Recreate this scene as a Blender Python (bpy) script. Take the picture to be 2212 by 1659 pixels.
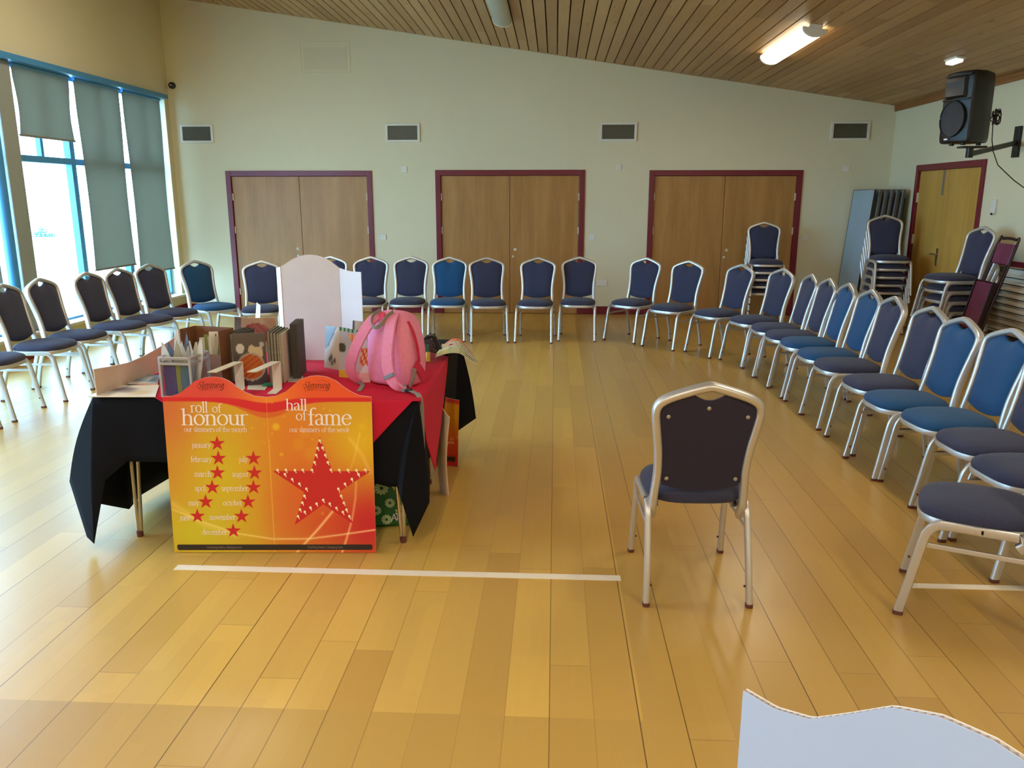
import bpy, bmesh, math, random
from mathutils import Vector, Matrix
random.seed(7)
D = bpy.data
C = bpy.context.scene.collection
sc = bpy.context.scene
for o in list(D.objects): D.objects.remove(o)

# ------------------------------------------------------------ camera, sky, exposure
EYE = Vector((0, 0, 1.65)); FOC = 1725.0
TH = math.atan(401 / FOC); YAW = math.atan(94 / math.hypot(FOC, 401))
FW = Vector((-math.sin(YAW) * math.cos(TH), math.cos(YAW) * math.cos(TH), -math.sin(TH)))
RT = Vector((math.cos(YAW), math.sin(YAW), 0)); UP = RT.cross(FW)
cam = D.cameras.new('camera'); cam.sensor_width = 36; cam.lens = 36 * FOC / 2212
cam.clip_start = 0.05; cam.clip_end = 300
co = D.objects.new('camera', cam); C.objects.link(co)
co.matrix_world = Matrix((( RT.x, UP.x, -FW.x, EYE.x), (RT.y, UP.y, -FW.y, EYE.y), (RT.z, UP.z, -FW.z, EYE.z), (0, 0, 0, 1)))
sc.camera = co
w = D.worlds.new('sky'); sc.world = w; w.use_nodes = True
bg = w.node_tree.nodes['Background']
bg.inputs[0].default_value = (0.38, 0.69, 1.0, 1); bg.inputs[1].default_value = 27.0
sc.view_settings.view_transform = 'Standard'; sc.view_settings.look = 'None'
sc.view_settings.exposure = -0.45; sc.view_settings.gamma = 1.0; sc.view_settings.use_curve_mapping = False
sc.cycles.use_denoising = True
sc.cycles.max_bounces = 8; sc.cycles.diffuse_bounces = 5; sc.cycles.glossy_bounces = 4; sc.cycles.transmission_bounces = 6
sc.cycles.sample_clamp_indirect = 8
sc.cycles.caustics_reflective = False; sc.cycles.caustics_refractive = False

# measured points of the room: a sight line cut by a plane at known depth, height or side
def ray(u, v): return FW + RT * ((u - 1106) / FOC) - UP * ((v - 829.5) / FOC)
def PY(u, v, Y): d = ray(u, v); return EYE + d * (Y / d.y)
def PZ(u, v, z=0): d = ray(u, v); return EYE + d * ((z - EYE.z) / d.z)
def PX(u, v, X): d = ray(u, v); return EYE + d * (X / d.x)

# ------------------------------------------------------------ materials
def lin(c): return tuple((x / 12.92 if x <= .04045 else ((x + .055) / 1.055) ** 2.4) for x in c)
def rgb(r, g, b): return lin((r / 255, g / 255, b / 255))
class NT:
    def __init__(s, m): s.t = m.node_tree; s.b = s.t.nodes['Principled BSDF']
    def n(s, ty, **k):
        x = s.t.nodes.new(ty)
        for a, v in k.items(): setattr(x, a, v)
        return x
    def l(s, a, b): s.t.links.new(a, b)
    def math(s, op, a, b=None, c=None):
        x = s.n('ShaderNodeMath', operation=op)
        for i, v in enumerate((a, b, c)):
            if v is None: continue
            if isinstance(v, (int, float)): x.inputs[i].default_value = v
            else: s.l(v, x.inputs[i])
        return x.outputs[0]
    def ramp(s, fac, stops):
        x = s.n('ShaderNodeValToRGB'); e = x.color_ramp.elements
        while len(e) < len(stops): e.new(0.5)
        for q, (p, c) in zip(e, stops): q.position = p; q.color = (*c[:3], 1)
        s.l(fac, x.inputs[0]); return x.outputs[0]
    def mix(s, f, a, b, mode='MIX'):
        x = s.n('ShaderNodeMix', data_type='RGBA', blend_type=mode)
        for i, v in ((0, f), (6, a), (7, b)):
            if isinstance(v, (int, float)): x.inputs[i].default_value = v
            elif isinstance(v, tuple): x.inputs[i].default_value = (*v[:3], 1)
            else: s.l(v, x.inputs[i])
        return x.outputs[2]
def mat(name, col, rough=.6, metal=0., noise=0., nscale=20., bump=0., bscale=200., spec=None, trans=0., sheen=0., stretch=None, coat=0.):
    m = D.materials.new(name); m.use_nodes = True; t = NT(m); b = t.b
    b.inputs['Base Color'].default_value = (*col, 1); b.inputs['Roughness'].default_value = rough
    b.inputs['Metallic'].default_value = metal
    if spec is not None: b.inputs['Specular IOR Level'].default_value = spec
    if trans: b.inputs['Transmission Weight'].default_value = trans
    if sheen: b.inputs['Sheen Weight'].default_value = sheen; b.inputs['Sheen Roughness'].default_value = .5
    if coat: b.inputs['Coat Weight'].default_value = coat; b.inputs['Coat Roughness'].default_value = .1
    co_ = t.n('ShaderNodeTexCoord').outputs['Object']
    if stretch:
        mp = t.n('ShaderNodeMapping'); mp.inputs['Scale'].default_value = stretch; t.l(co_, mp.inputs[0]); co_ = mp.outputs[0]
    if noise:
        nz = t.n('ShaderNodeTexNoise'); nz.inputs['Scale'].default_value = nscale; nz.inputs['Detail'].default_value = 4
        t.l(co_, nz.inputs['Vector'])
        lo = tuple(c * (1 - noise) for c in col); hi = tuple(min(1, c * (1 + noise)) for c in col)
        t.l(t.ramp(nz.outputs[0], [(.3, lo), (.7, hi)]), b.inputs['Base Color'])
    if bump:
        nb = t.n('ShaderNodeTexNoise'); nb.inputs['Scale'].default_value = bscale; t.l(co_, nb.inputs['Vector'])
        bp = t.n('ShaderNodeBump'); bp.inputs['Strength'].default_value = bump; bp.inputs['Distance'].default_value = .002
        t.l(nb.outputs[0], bp.inputs['Height']); t.l(bp.outputs[0], b.inputs['Normal'])
    return m
def emis(name, col, s):
    m = D.materials.new(name); m.use_nodes = True; b = m.node_tree.nodes['Principled BSDF']
    b.inputs['Base Color'].default_value = (.9, .9, .88, 1)
    b.inputs['Emission Color'].default_value = (*col, 1); b.inputs['Emission Strength'].default_value = s
    return m
def attr_mat(name, rough=.45, coat=0.):
    m = D.materials.new(name); m.use_nodes = True; t = NT(m)
    a = t.n('ShaderNodeVertexColor', layer_name='print'); t.l(a.outputs[0], t.b.inputs['Base Color'])
    t.b.inputs['Roughness'].default_value = rough
    return m

def floor_mat():
    m = D.materials.new('maple_floorboards'); m.use_nodes = True; t = NT(m)
    P = t.n('ShaderNodeNewGeometry').outputs['Position']
    s = t.n('ShaderNodeSeparateXYZ'); t.l(P, s.inputs[0]); X, Y = s.outputs[0], s.outputs[1]
    bw = .1464
    u = t.math('DIVIDE', X, bw); bi = t.math('FLOOR', u); fu = t.math('FRACT', u)
    wn = t.n('ShaderNodeTexWhiteNoise', noise_dimensions='1D'); t.l(bi, wn.inputs['W'])
    v = t.math('ADD', t.math('DIVIDE', Y, 1.83), t.math('MULTIPLY', wn.outputs[0], 1.0)); vi = t.math('FLOOR', v); fv = t.math('FRACT', v)
    # the boards all butt at the straight seam 2.295 m out
    seam = t.math('GREATER_THAN', Y, 2.295)
    cv = t.n('ShaderNodeCombineXYZ'); t.l(bi, cv.inputs[0]); t.l(vi, cv.inputs[1]); t.l(seam, cv.inputs[2])
    w2 = t.n('ShaderNodeTexWhiteNoise', noise_dimensions='3D'); t.l(cv.outputs[0], w2.inputs['Vector'])
    base = t.ramp(w2.outputs[0], [(0, rgb(184, 142, 66)), (.22, rgb(204, 163, 78)), (.65, rgb(214, 173, 86)), (1, rgb(222, 178, 82))])
    # strips within one board
    u3 = t.math('MULTIPLY', u, 2.0); cv2 = t.n('ShaderNodeCombineXYZ'); t.l(t.math('FLOOR', u3), cv2.inputs[0]); t.l(t.math('FLOOR', t.math('MULTIPLY', v, 3.1)), cv2.inputs[1])
    w3 = t.n('ShaderNodeTexWhiteNoise', noise_dimensions='3D'); t.l(cv2.outputs[0], w3.inputs['Vector'])
    base = t.mix(t.math('MULTIPLY', w3.outputs[0], .34), base, rgb(190, 148, 78))
    mp = t.n('ShaderNodeMapping'); mp.inputs['Scale'].default_value = (60, 3, 1); t.l(P, mp.inputs[0])
    ns = t.n('ShaderNodeTexNoise'); ns.inputs['Scale'].default_value = 1; ns.inputs['Detail'].default_value = 5; t.l(mp.outputs[0], ns.inputs['Vector'])
    base = t.mix(t.math('MULTIPLY', ns.outputs[0], .28), base, rgb(186, 142, 74))
    ns2 = t.n('ShaderNodeTexNoise'); ns2.inputs['Scale'].default_value = 1.3; t.l(P, ns2.inputs['Vector'])
    base = t.mix(t.math('MULTIPLY', ns2.outputs[0], .2), base, rgb(222, 182, 100))
    # worn (older, darker) boards outside the renewed rectangle
    inx = t.math('MULTIPLY', t.math('LESS_THAN', X, .305), t.math('GREATER_THAN', X, -2.49))
    inr = t.math('MULTIPLY', inx, seam)
    base = t.mix(t.math('MULTIPLY', t.math('SUBTRACT', 1.0, inr), .52), base, rgb(170, 132, 66))
    # dark joints, uneven from board to board
    e = t.math('MINIMUM', fu, t.math('SUBTRACT', 1.0, fu)); g1 = t.math('LESS_THAN', e, .013)
    wn4 = t.n('ShaderNodeTexWhiteNoise', noise_dimensions='1D'); t.l(t.math('FLOOR', t.math('ADD', u, .5)), wn4.inputs['W'])
    g1 = t.math('MULTIPLY', g1, t.math('ADD', .12, t.math('MULTIPLY', t.math('POWER', wn4.outputs[0], 1.0), .88)))
    e2 = t.math('LESS_THAN', fv, .0016)
    g = t.math('MAXIMUM', g1, t.math('MULTIPLY', e2, .45))
    base = t.mix(g, base, rgb(92, 62, 30))
    t.l(base, t.b.inputs['Base Color'])
    t.l(t.math('ADD', .25, t.math('MULTIPLY', ns.outputs[0], .12)), t.b.inputs['Roughness'])
    t.b.inputs['Specular IOR Level'].default_value = .6
    bp = t.n('ShaderNodeBump'); bp.inputs['Strength'].default_value = .12; bp.inputs['Distance'].default_value = .004
    t.l(t.math('ADD', t.math('MULTIPLY', t.math('SUBTRACT', 1.0, g), .5), t.math('MULTIPLY', ns2.outputs[0], .6)), bp.inputs['Height'])
    t.l(bp.outputs[0], t.b.inputs['Normal'])
    return m
def ceil_mat():
    m = D.materials.new('pine_ceiling_boards'); m.use_nodes = True; t = NT(m)
    P = t.n('ShaderNodeNewGeometry').outputs['Position']
    s = t.n('ShaderNodeSeparateXYZ'); t.l(P, s.inputs[0])
    bi = t.math('FLOOR', t.math('DIVIDE', s.outputs[0], .1288))
    wn = t.n('ShaderNodeTexWhiteNoise', noise_dimensions='1D'); t.l(bi, wn.inputs['W'])
    v = t.math('FLOOR', t.math('ADD', t.math('DIVIDE', s.outputs[1], 3.1), t.math('MULTIPLY', wn.outputs[0], 5)))
    cv = t.n('ShaderNodeCombineXYZ'); t.l(bi, cv.inputs[0]); t.l(v, cv.inputs[1])
    w2 = t.n('ShaderNodeTexWhiteNoise', noise_dimensions='3D'); t.l(cv.outputs[0], w2.inputs['Vector'])
    base = t.ramp(w2.outputs[0], [(0, rgb(166, 124, 72)), (.5, rgb(186, 144, 88)), (1, rgb(200, 160, 104))])
    mp = t.n('ShaderNodeMapping'); mp.inputs['Scale'].default_value = (40, 2.2, 1); t.l(P, mp.inputs[0])
    ns = t.n('ShaderNodeTexNoise'); ns.inputs['Scale'].default_value = 1; ns.inputs['Detail'].default_value = 6; t.l(mp.outputs[0], ns.inputs['Vector'])
    base = t.mix(t.math('MULTIPLY', ns.outputs[0], .45), base, rgb(128, 94, 58))
    vo = t.n('ShaderNodeTexVoronoi'); vo.inputs['Scale'].default_value = 1
    mp2 = t.n('ShaderNodeMapping'); mp2.inputs['Scale'].default_value = (7.7, 2.2, 1); t.l(P, mp2.inputs[0]); t.l(mp2.outputs[0], vo.inputs['Vector'])
    kn = t.math('LESS_THAN', vo.outputs[0], .09)
    base = t.mix(t.math('MULTIPLY', kn, .5), base, rgb(90, 52, 24))
    t.l(base, t.b.inputs['Base Color']); t.b.inputs['Roughness'].default_value = .45
    return m
def wood_mat(name, a, b_, sc_=(9, 9, .8)):
    m = D.materials.new(name); m.use_nodes = True; t = NT(m)
    co_ = t.n('ShaderNodeTexCoord').outputs['Object']
    mp = t.n('ShaderNodeMapping'); mp.inputs['Scale'].default_value = sc_; t.l(co_, mp.inputs[0])
    ns = t.n('ShaderNodeTexNoise'); ns.inputs['Scale'].default_value = 1; ns.inputs['Detail'].default_value = 6; ns.inputs['Distortion'].default_value = .6
    t.l(mp.outputs[0], ns.inputs['Vector'])
    mp3 = t.n('ShaderNodeMapping'); mp3.inputs['Scale'].default_value = (90, 90, 5); t.l(co_, mp3.inputs[0])
    n3 = t.n('ShaderNodeTexNoise'); n3.inputs['Scale'].default_value = 1; t.l(mp3.outputs[0], n3.inputs['Vector'])
    f = t.math('ADD', t.math('MULTIPLY', ns.outputs[0], .7), t.math('MULTIPLY', n3.outputs[0], .3))
    t.l(t.ramp(f, [(.3, a), (.7, b_)]), t.b.inputs['Base Color']); t.b.inputs['Roughness'].default_value = .42
    return m
def wall_mat(name, col):
    m = D.materials.new(name); m.use_nodes = True; t = NT(m)
    P = t.n('ShaderNodeNewGeometry').outputs['Position']
    ns = t.n('ShaderNodeTexNoise'); ns.inputs['Scale'].default_value = 1.2; ns.inputs['Detail'].default_value = 5; t.l(P, ns.inputs['Vector'])
    t.l(t.ramp(ns.outputs[0], [(.35, tuple(c * .965 for c in col)), (.7, col)]), t.b.inputs['Base Color'])
    t.b.inputs['Roughness'].default_value = .7
    nb = t.n('ShaderNodeTexNoise'); nb.inputs['Scale'].default_value = 90; t.l(P, nb.inputs['Vector'])
    bp = t.n('ShaderNodeBump'); bp.inputs['Strength'].default_value = .05; bp.inputs['Distance'].default_value = .003
    t.l(nb.outputs[0], bp.inputs['Height']); t.l(bp.outputs[0], t.b.inputs['Normal'])
    return m

M = dict(
    floor=floor_mat(), ceil=ceil_mat(), wall=wall_mat('cream_wall_paint', rgb(220, 211, 178)),
    groove=mat('ceiling_groove', rgb(38, 24, 16), .9),
    oak=wood_mat('oak_door_veneer', rgb(152, 104, 50), rgb(182, 134, 74)),
    oak2=wood_mat('gold_oak_veneer', rgb(176, 132, 58), rgb(204, 160, 76)),
    maroon=mat('maroon_gloss_paint', rgb(112, 22, 40), .35, noise=.08, nscale=3),
    fascia=mat('stained_timber_edge', rgb(140, 90, 48), .5, noise=.2, nscale=5, stretch=(1, .3, 8)),
    white=mat('white_plastic', rgb(222, 220, 210), .4),
    offw=mat('cream_plastic', rgb(206, 200, 178), .5),
    dark=mat('dark_void', rgb(26, 25, 22), .9),
    grey_mesh=mat('grey_grille', rgb(120, 118, 100), .5, metal=.3),
    steel=mat('brushed_steel', (.62, .62, .60), .28, 1.0),
    alu=mat('ribbed_silver_frame', (.63, .63, .62), .40, .75, bump=.15, bscale=400, stretch=(1, 1, .05)),
    cap=mat('brown_rubber_foot', rgb(96, 50, 42), .8),
    slate=mat('slate_navy_fabric', rgb(48, 50, 74), .95, noise=.16, nscale=180, bump=.5, bscale=900, sheen=.1),
    teal=mat('teal_blue_fabric', rgb(16, 70, 112), .95, noise=.14, nscale=180, bump=.5, bscale=900, sheen=.1),
    bolt=mat('grey_bolt', (.45, .45, .48), .4, .7),
    backing=mat('navy_backing_board', rgb(38, 36, 62), .8, noise=.06, nscale=60),
    frameblue=mat('blue_window_paint', rgb(66, 140, 196), .4),
    blind=None,
    black=mat('black_plastic', rgb(15, 15, 19), .38, bump=.3, bscale=700),
    blackm=mat('black_metal', rgb(24, 24, 25), .45),
    cloth=mat('black_polycotton', rgb(14, 16, 24), .95, noise=.1, nscale=9, bump=.2, bscale=500, spec=.2),
    red=mat('red_polycotton', rgb(200, 12, 58), .85, noise=.06, nscale=6, bump=.2, bscale=500),
    card=mat('white_card', rgb(226, 226, 230), .6, noise=.03, nscale=8),
    card_bluelit=mat('bluelit_corrugated_card', rgb(178, 198, 232), .65, noise=.02, nscale=4),  # white card; the blue light on it is put into the colour
    tan=mat('tan_card', rgb(216, 190, 166), .75, noise=.04, nscale=12),
    brownbox=mat('brown_card', rgb(122, 78, 48), .7, noise=.1, nscale=20),
    pink=mat('pink_nylon', rgb(228, 136, 172), .7, noise=.05, nscale=60, bump=.35, bscale=600),
    hot=mat('crimson_zip_tape', rgb(196, 24, 70), .6),
    greyweb=mat('grey_webbing', rgb(132, 128, 120), .7, bump=.3, bscale=400),
    tape=mat('white_floor_tape', rgb(236, 226, 206), .5, noise=.04, nscale=8),
    ink=mat('white_print', rgb(250, 244, 255), .5), inkred=mat('red_print', rgb(206, 34, 40), .5),
    inkblk=mat('black_print', rgb(38, 20, 18), .5), bulb=mat('cream_print', rgb(255, 244, 214), .5),
    barblk=mat('charcoal_print', rgb(44, 36, 34), .5), inkgrey=mat('grey_print', rgb(170, 150, 140), .5),
    pearl=mat('pale_bead_print', rgb(250, 214, 170), .5),
    tblue=mat('pale_blue_laminate', rgb(150, 172, 186), .4, noise=.05, nscale=3),
    edge=mat('grey_brown_edge', rgb(84, 80, 72), .6, noise=.15, nscale=6, stretch=(1, 1, .2)),
    edged=mat('dark_edge', rgb(34, 36, 36), .6),
    brownmetal=mat('dark_brown_metal', rgb(52, 34, 36), .4, .4),
    vinyl=mat('maroon_vinyl', rgb(104, 38, 66), .4, noise=.2, nscale=14),
    vent=mat('cream_louvre', rgb(206, 200, 182), .5), paper=mat('white_paper', rgb(238, 236, 230), .7, noise=.05, nscale=30),
    rail=mat('satin_rail', rgb(178, 180, 188), .35, .5), green=mat('green_pad', rgb(40, 130, 104), .6), grn=mat('green_polythene', rgb(32, 104, 48), .45, noise=.1, nscale=20),
    petal=mat('petal_print', rgb(190, 214, 160), .5), legm=mat('brass_tinted_chrome', (.55, .52, .44), .25, 1.0),
    ground=mat('pale_paving', rgb(226, 224, 214), .9, noise=.05, nscale=2), leaf=mat('shrub_leaf', rgb(40, 96, 80), .7, noise=.3, nscale=9),
    pg1=mat('book_page_edge', rgb(150, 146, 128), .7, noise=.15, nscale=60), pg2=mat('dark_page_edge', rgb(70, 68, 60), .7),
    bluef=mat('cobalt_folder', rgb(30, 36, 150), .5), olive=mat('olive_folder', rgb(126, 140, 86), .6), cyanf=mat('teal_folder', rgb(34, 110, 150), .5),
    yellow=mat('yellow_plastic', rgb(236, 200, 40), .4), orange=mat('orange_print', rgb(232, 130, 40), .5),
    bluegrey=mat('blue_grey_print', rgb(120, 132, 150), .5), ducts=mat('grey_tape', rgb(120, 108, 104), .6),
)
def blind_mat():
    m = D.materials.new('grey_green_blind_fabric'); m.use_nodes = True; t = NT(m); b = t.b
    b.inputs['Base Color'].default_value = (*rgb(126, 120, 106), 1); b.inputs['Roughness'].default_value = .85
    tr = t.n('ShaderNodeBsdfTranslucent'); tr.inputs[0].default_value = (*rgb(120, 150, 140), 1)
    mx = t.n('ShaderNodeMixShader'); mx.inputs[0].default_value = .03
    out = t.t.nodes['Material Output']; t.l(b.outputs[0], mx.inputs[1]); t.l(tr.outputs[0], mx.inputs[2]); t.l(mx.outputs[0], out.inputs[0])
    return m
M['blind'] = blind_mat()
def glass_mat(name='clear_glass', tint=(.97, 1, 1), rough=0.):
    m = D.materials.new(name); m.use_nodes = True; t = NT(m)
    tr = t.n('ShaderNodeBsdfTransparent'); tr.inputs[0].default_value = (*tint, 1)
    gl = t.n('ShaderNodeBsdfGlossy'); gl.inputs['Roughness'].default_value = rough
    mx = t.n('ShaderNodeMixShader'); mx.inputs[0].default_value = .07
    t.l(tr.outputs[0], mx.inputs[1]); t.l(gl.outputs[0], mx.inputs[2]); t.l(mx.outputs[0], t.t.nodes['Material Output'].inputs[0])
    return m
M['glass'] = glass_mat(); M['plastic'] = glass_mat('clear_plastic', (.93, .94, .95), .1)
M['polish'] = glass_mat('clear_polythene', (.93, .93, .97), .25)
M['print'] = attr_mat('printed_card'); M['gloss'] = attr_mat('glossy_cover', .3)

# ------------------------------------------------------------ mesh helpers
def obj(name, bm, m, parent=None, smooth=False, bevel=0, seg=2, sub=0):
    me = D.meshes.new(name)
    bmesh.ops.recalc_face_normals(bm, faces=bm.faces[:]) if name != 'sheet' else None
    bm.to_mesh(me); bm.free()
    for x in (m if isinstance(m, (list, tuple)) else [m]): me.materials.append(x)
    o = D.objects.new(name, me); C.objects.link(o)
    if smooth:
        for p in me.polygons: p.use_smooth = True
        try: me.set_sharp_from_angle(angle=math.radians(40))
        except Exception: pass
    if bevel:
        b = o.modifiers.new('bevel', 'BEVEL'); b.width = bevel; b.segments = seg; b.limit_method = 'ANGLE'
    if sub:
        b = o.modifiers.new('sub', 'SUBSURF'); b.levels = sub; b.render_levels = sub
    if parent is not None: o.parent = parent
    return o
def thing(name, label, cat, loc=(0, 0, 0), rz=0, group=None):
    o = D.objects.new(name, None); C.objects.link(o); o.empty_display_size = .05
    o.location = loc; o.rotation_euler = (0, 0, rz); o['label'] = label; o['category'] = cat
    if group: o['group'] = group
    return o
def tag(o, label, cat, group=None):
    o['label'] = label; o['category'] = cat
    if group: o['group'] = group
    return o
def struct(o): o['kind'] = 'structure'; return o
def NB(): return bmesh.new()
def box(bm, x0, x1, y0, y1, z0, z1, mi=0):
    v = [bm.verts.new(p) for p in ((x0, y0, z0), (x1, y0, z0), (x1, y1, z0), (x0, y1, z0), (x0, y0, z1), (x1, y0, z1), (x1, y1, z1), (x0, y1, z1))]
    for f in ((3, 2, 1, 0), (4, 5, 6, 7), (0, 1, 5, 4), (1, 2, 6, 5), (2, 3, 7, 6), (3, 0, 4, 7)):
        bm.faces.new([v[i] for i in f]).material_index = mi
    return bm
def obox(bm, o, ax, ay, az, mi=0):   # box from a corner and three edge vectors
    o, ax, ay, az = map(Vector, (o, ax, ay, az))
    v = [bm.verts.new(p) for p in (o, o + ax, o + ax + ay, o + ay, o + az, o + ax + az, o + ax + ay + az, o + ay + az)]
    for f in ((3, 2, 1, 0), (4, 5, 6, 7), (0, 1, 5, 4), (1, 2, 6, 5), (2, 3, 7, 6), (3, 0, 4, 7)):
        bm.faces.new([v[i] for i in f]).material_index = mi
    return bm
def smooth_path(pts, n=5):
    P = [Vector(p) for p in pts]; out = []
    for i in range(len(P) - 1):
        a = P[max(i - 1, 0)]; b = P[i]; c = P[i + 1]; d = P[min(i + 2, len(P) - 1)]
        for k in range(n):
            t = k / n
            out.append(.5 * ((2 * b) + (c - a) * t + (2 * a - 5 * b + 4 * c - d) * t * t + (3 * b - a - 3 * c + d) * t ** 3))
    out.append(P[-1]); return out
def tube(bm, pts, ru, rv=None, n=8, ref=(0, 0, 1), cap=True, mi=0, sq=2.0, taper=None):
    """section half sizes ru (along ref-ish side) and rv"""
    rv = ru if rv is None else rv
    P = [Vector(p) for p in pts]; rings = []
    ref = Vector(ref)
    for i, p in enumerate(P):
        t = (P[min(i + 1, len(P) - 1)] - P[max(i - 1, 0)]).normalized()
        a = ref - t * ref.dot(t)
        if a.length < 1e-4: a = Vector((1, 0, 0)) - t * t.x
        a.normalize(); b = t.cross(a); k = taper(i / (len(P) - 1)) if taper else 1
        ring = []
        for j in range(n):
            th = 2 * math.pi * (j + .5) / n; c, s = math.cos(th), math.sin(th)
            c = math.copysign(abs(c) ** (2 / sq), c); s = math.copysign(abs(s) ** (2 / sq), s)
            ring.append(bm.verts.new(p + a * (c * ru * k) + b * (s * rv * k)))
        rings.append(ring)
    for r0, r1 in zip(rings, rings[1:]):
        for j in range(n): bm.faces.new((r0[j], r0[(j + 1) % n], r1[(j + 1) % n], r1[j])).material_index = mi
    if cap:
        bm.faces.new(rings[0][::-1]).material_index = mi; bm.faces.new(rings[-1]).material_index = mi
    return bm
def prism(bm, pts, vec, mi=0):
    vec = Vector(vec); a = [bm.verts.new(p) for p in pts]; b = [bm.verts.new(Vector(p) + vec) for p in pts]; n = len(a)
    bm.faces.new(a[::-1]).material_index = mi; bm.faces.new(b).material_index = mi
    for i in range(n): bm.faces.new((a[i], a[(i + 1) % n], b[(i + 1) % n], b[i])).material_index = mi
    return bm
def lathe(bm, prof, o=(0, 0, 0), axis=(0, 0, 1), n=20, mi=0):
    o = Vector(o); az = Vector(axis).normalized(); ax = az.orthogonal().normalized(); ay = az.cross(ax); rings = []
    for r, z in prof:
        rings.append([bm.verts.new(o + az * z + (ax * math.cos(2 * math.pi * k / n) + ay * math.sin(2 * math.pi * k / n)) * max(r, 1e-4)) for k in range(n)])
    for r0, r1 in zip(rings, rings[1:]):
        for k in range(n): bm.faces.new((r0[k], r0[(k + 1) % n], r1[(k + 1) % n], r1[k])).material_index = mi
    bm.faces.new(rings[0][::-1]); bm.faces.new(rings[-1]); return bm
def grid(bm, rows, mi=0, close=False):
    V = [[bm.verts.new(p) for p in r] for r in rows]
    for a, b in zip(V, V[1:]):
        n = len(a)
        for i in range(n if close else n - 1): bm.faces.new((a[i], a[(i + 1) % n], b[(i + 1) % n], b[i])).material_index = mi
    return V
def paint(o, f):
    """colour the print on a sheet: f(vertex local co) -> rgb 0..255"""
    me = o.data; a = me.color_attributes.new('print', 'FLOAT_COLOR', 'POINT')
    for i, v in enumerate(me.vertices): a.data[i].color = (*rgb(*[min(255, q * 1.07) for q in f(v.co)]), 1)
def dup(root, loc, rz, label, group=None, cat=None, swap=None):
    r = root.copy(); C.objects.link(r); r.location = loc; r.rotation_euler = (0, 0, rz); r['label'] = label
    if group: r['group'] = group
    for ch in list(root.children):
        c = ch.copy(); C.objects.link(c); c.parent = r
        if swap and ch.name.split('.')[0] in swap: c.data = swap[ch.name.split('.')[0]]
        for g in ch.children:
            d = g.copy(); C.objects.link(d); d.parent = c
    return r
PI = math.pi

# ------------------------------------------------------------ the hall
XL, XR, YB, YF = -5.5, 4.615, 11.67, -4.5
def zc(x): return 2.871 + (XR - x) * .1483
bm = NB(); box(bm, XL - .35, XR + .2, YF - .2, YB + .2, -.12, 0); struct(obj('floor', bm, M['floor']))
# ceiling: separate boards with dark gaps, one structure
bm = NB(); k = math.floor(XL / .1288) - 1
while k * .1288 < XR:
    a, b = k * .1288 + .007, (k + 1) * .1288 - .007; a = max(a, XL - .3); b = min(b, XR + .1)
    if b > a:
        v = [bm.verts.new(p) for p in ((a, YF, zc(a)), (b, YF, zc(b)), (b, YB, zc(b)), (a, YB, zc(a)), (a, YF, zc(a) + .02), (b, YF, zc(b) + .02), (b, YB, zc(b) + .02), (a, YB, zc(a) + .02))]
        for f in ((3, 2, 1, 0), (4, 5, 6, 7), (0, 1, 5, 4), (1, 2, 6, 5), (2, 3, 7, 6), (3, 0, 4, 7)): bm.faces.new([v[i] for i in f])
    k += 1
pts = [(XL - .3, zc(XL - .3) + .02), (XR + .2, zc(XR + .2) + .02), (XR + .2, zc(XR + .2) + .2), (XL - .3, zc(XL - .3) + .2)]
prism(bm, [(x, YF - .2, z) for x, z in pts], (0, YB - YF + .4, 0), 1)
struct(obj('ceiling', bm, [M['ceil'], M['groove']]))
# back wall with three openings
DO = [(-4.756, -2.625, 2.035), (-1.713, .412, 2.042), (1.311, 3.43, 2.034)]
def wall_y(bm, y0, y1, x0, x1, holes, top):
    xs = [x0] + [c for h in holes for c in h[:2]] + [x1]
    for i in range(0, len(xs) - 1):
        a, b = xs[i], xs[i + 1]; zb = 0 if i % 2 == 0 else holes[i // 2][2]
        p = [(a, y0, zb), (b, y0, zb), (b, y0, top(b)), (a, y0, top(a))]; prism(bm, p, (0, y1 - y0, 0))
bm = NB(); wall_y(bm, YB, YB + .2, XL - .3, XR + .2, DO, lambda x: zc(x) + .01); box(bm, XL - .3, XR + .2, YB + .16, YB + .24, -.1, 3.0); struct(obj('wall_back', bm, M['wall']))  # rear slab is added, unseen, to stop sky light leaking through door gaps
bm = NB(); wall_y(bm, YF - .2, YF, XL - .3, XR + .2, [], lambda x: zc(x) + .01); struct(obj('wall_front', bm, M['wall']))
# right wall with door opening
D4 = (9.126, 10.82, 2.062)
bm = NB(); box(bm, XR, XR + .2, YF, D4[0], 0, zc(XR)); box(bm, XR, XR + .2, D4[1], YB, 0, zc(XR)); box(bm, XR, XR + .2, D4[0], D4[1], D4[2], zc(XR))
box(bm, XR + .16, XR + .24, YF, YB, -.1, 2.9); struct(obj('wall_right', bm, M['wall']))  # unseen outer slab, added to block light at the door gap
bm = NB(); box(bm, XR - .03, XR, YF, YB, 2.80, 2.874); struct(obj('trim_1', bm, M['fascia']))
bm = NB(); box(bm, XR - .02, XR, YF, 9.0, .915, 1.035); struct(obj('trim_2', bm, M['maroon'], bevel=.004))
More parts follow.
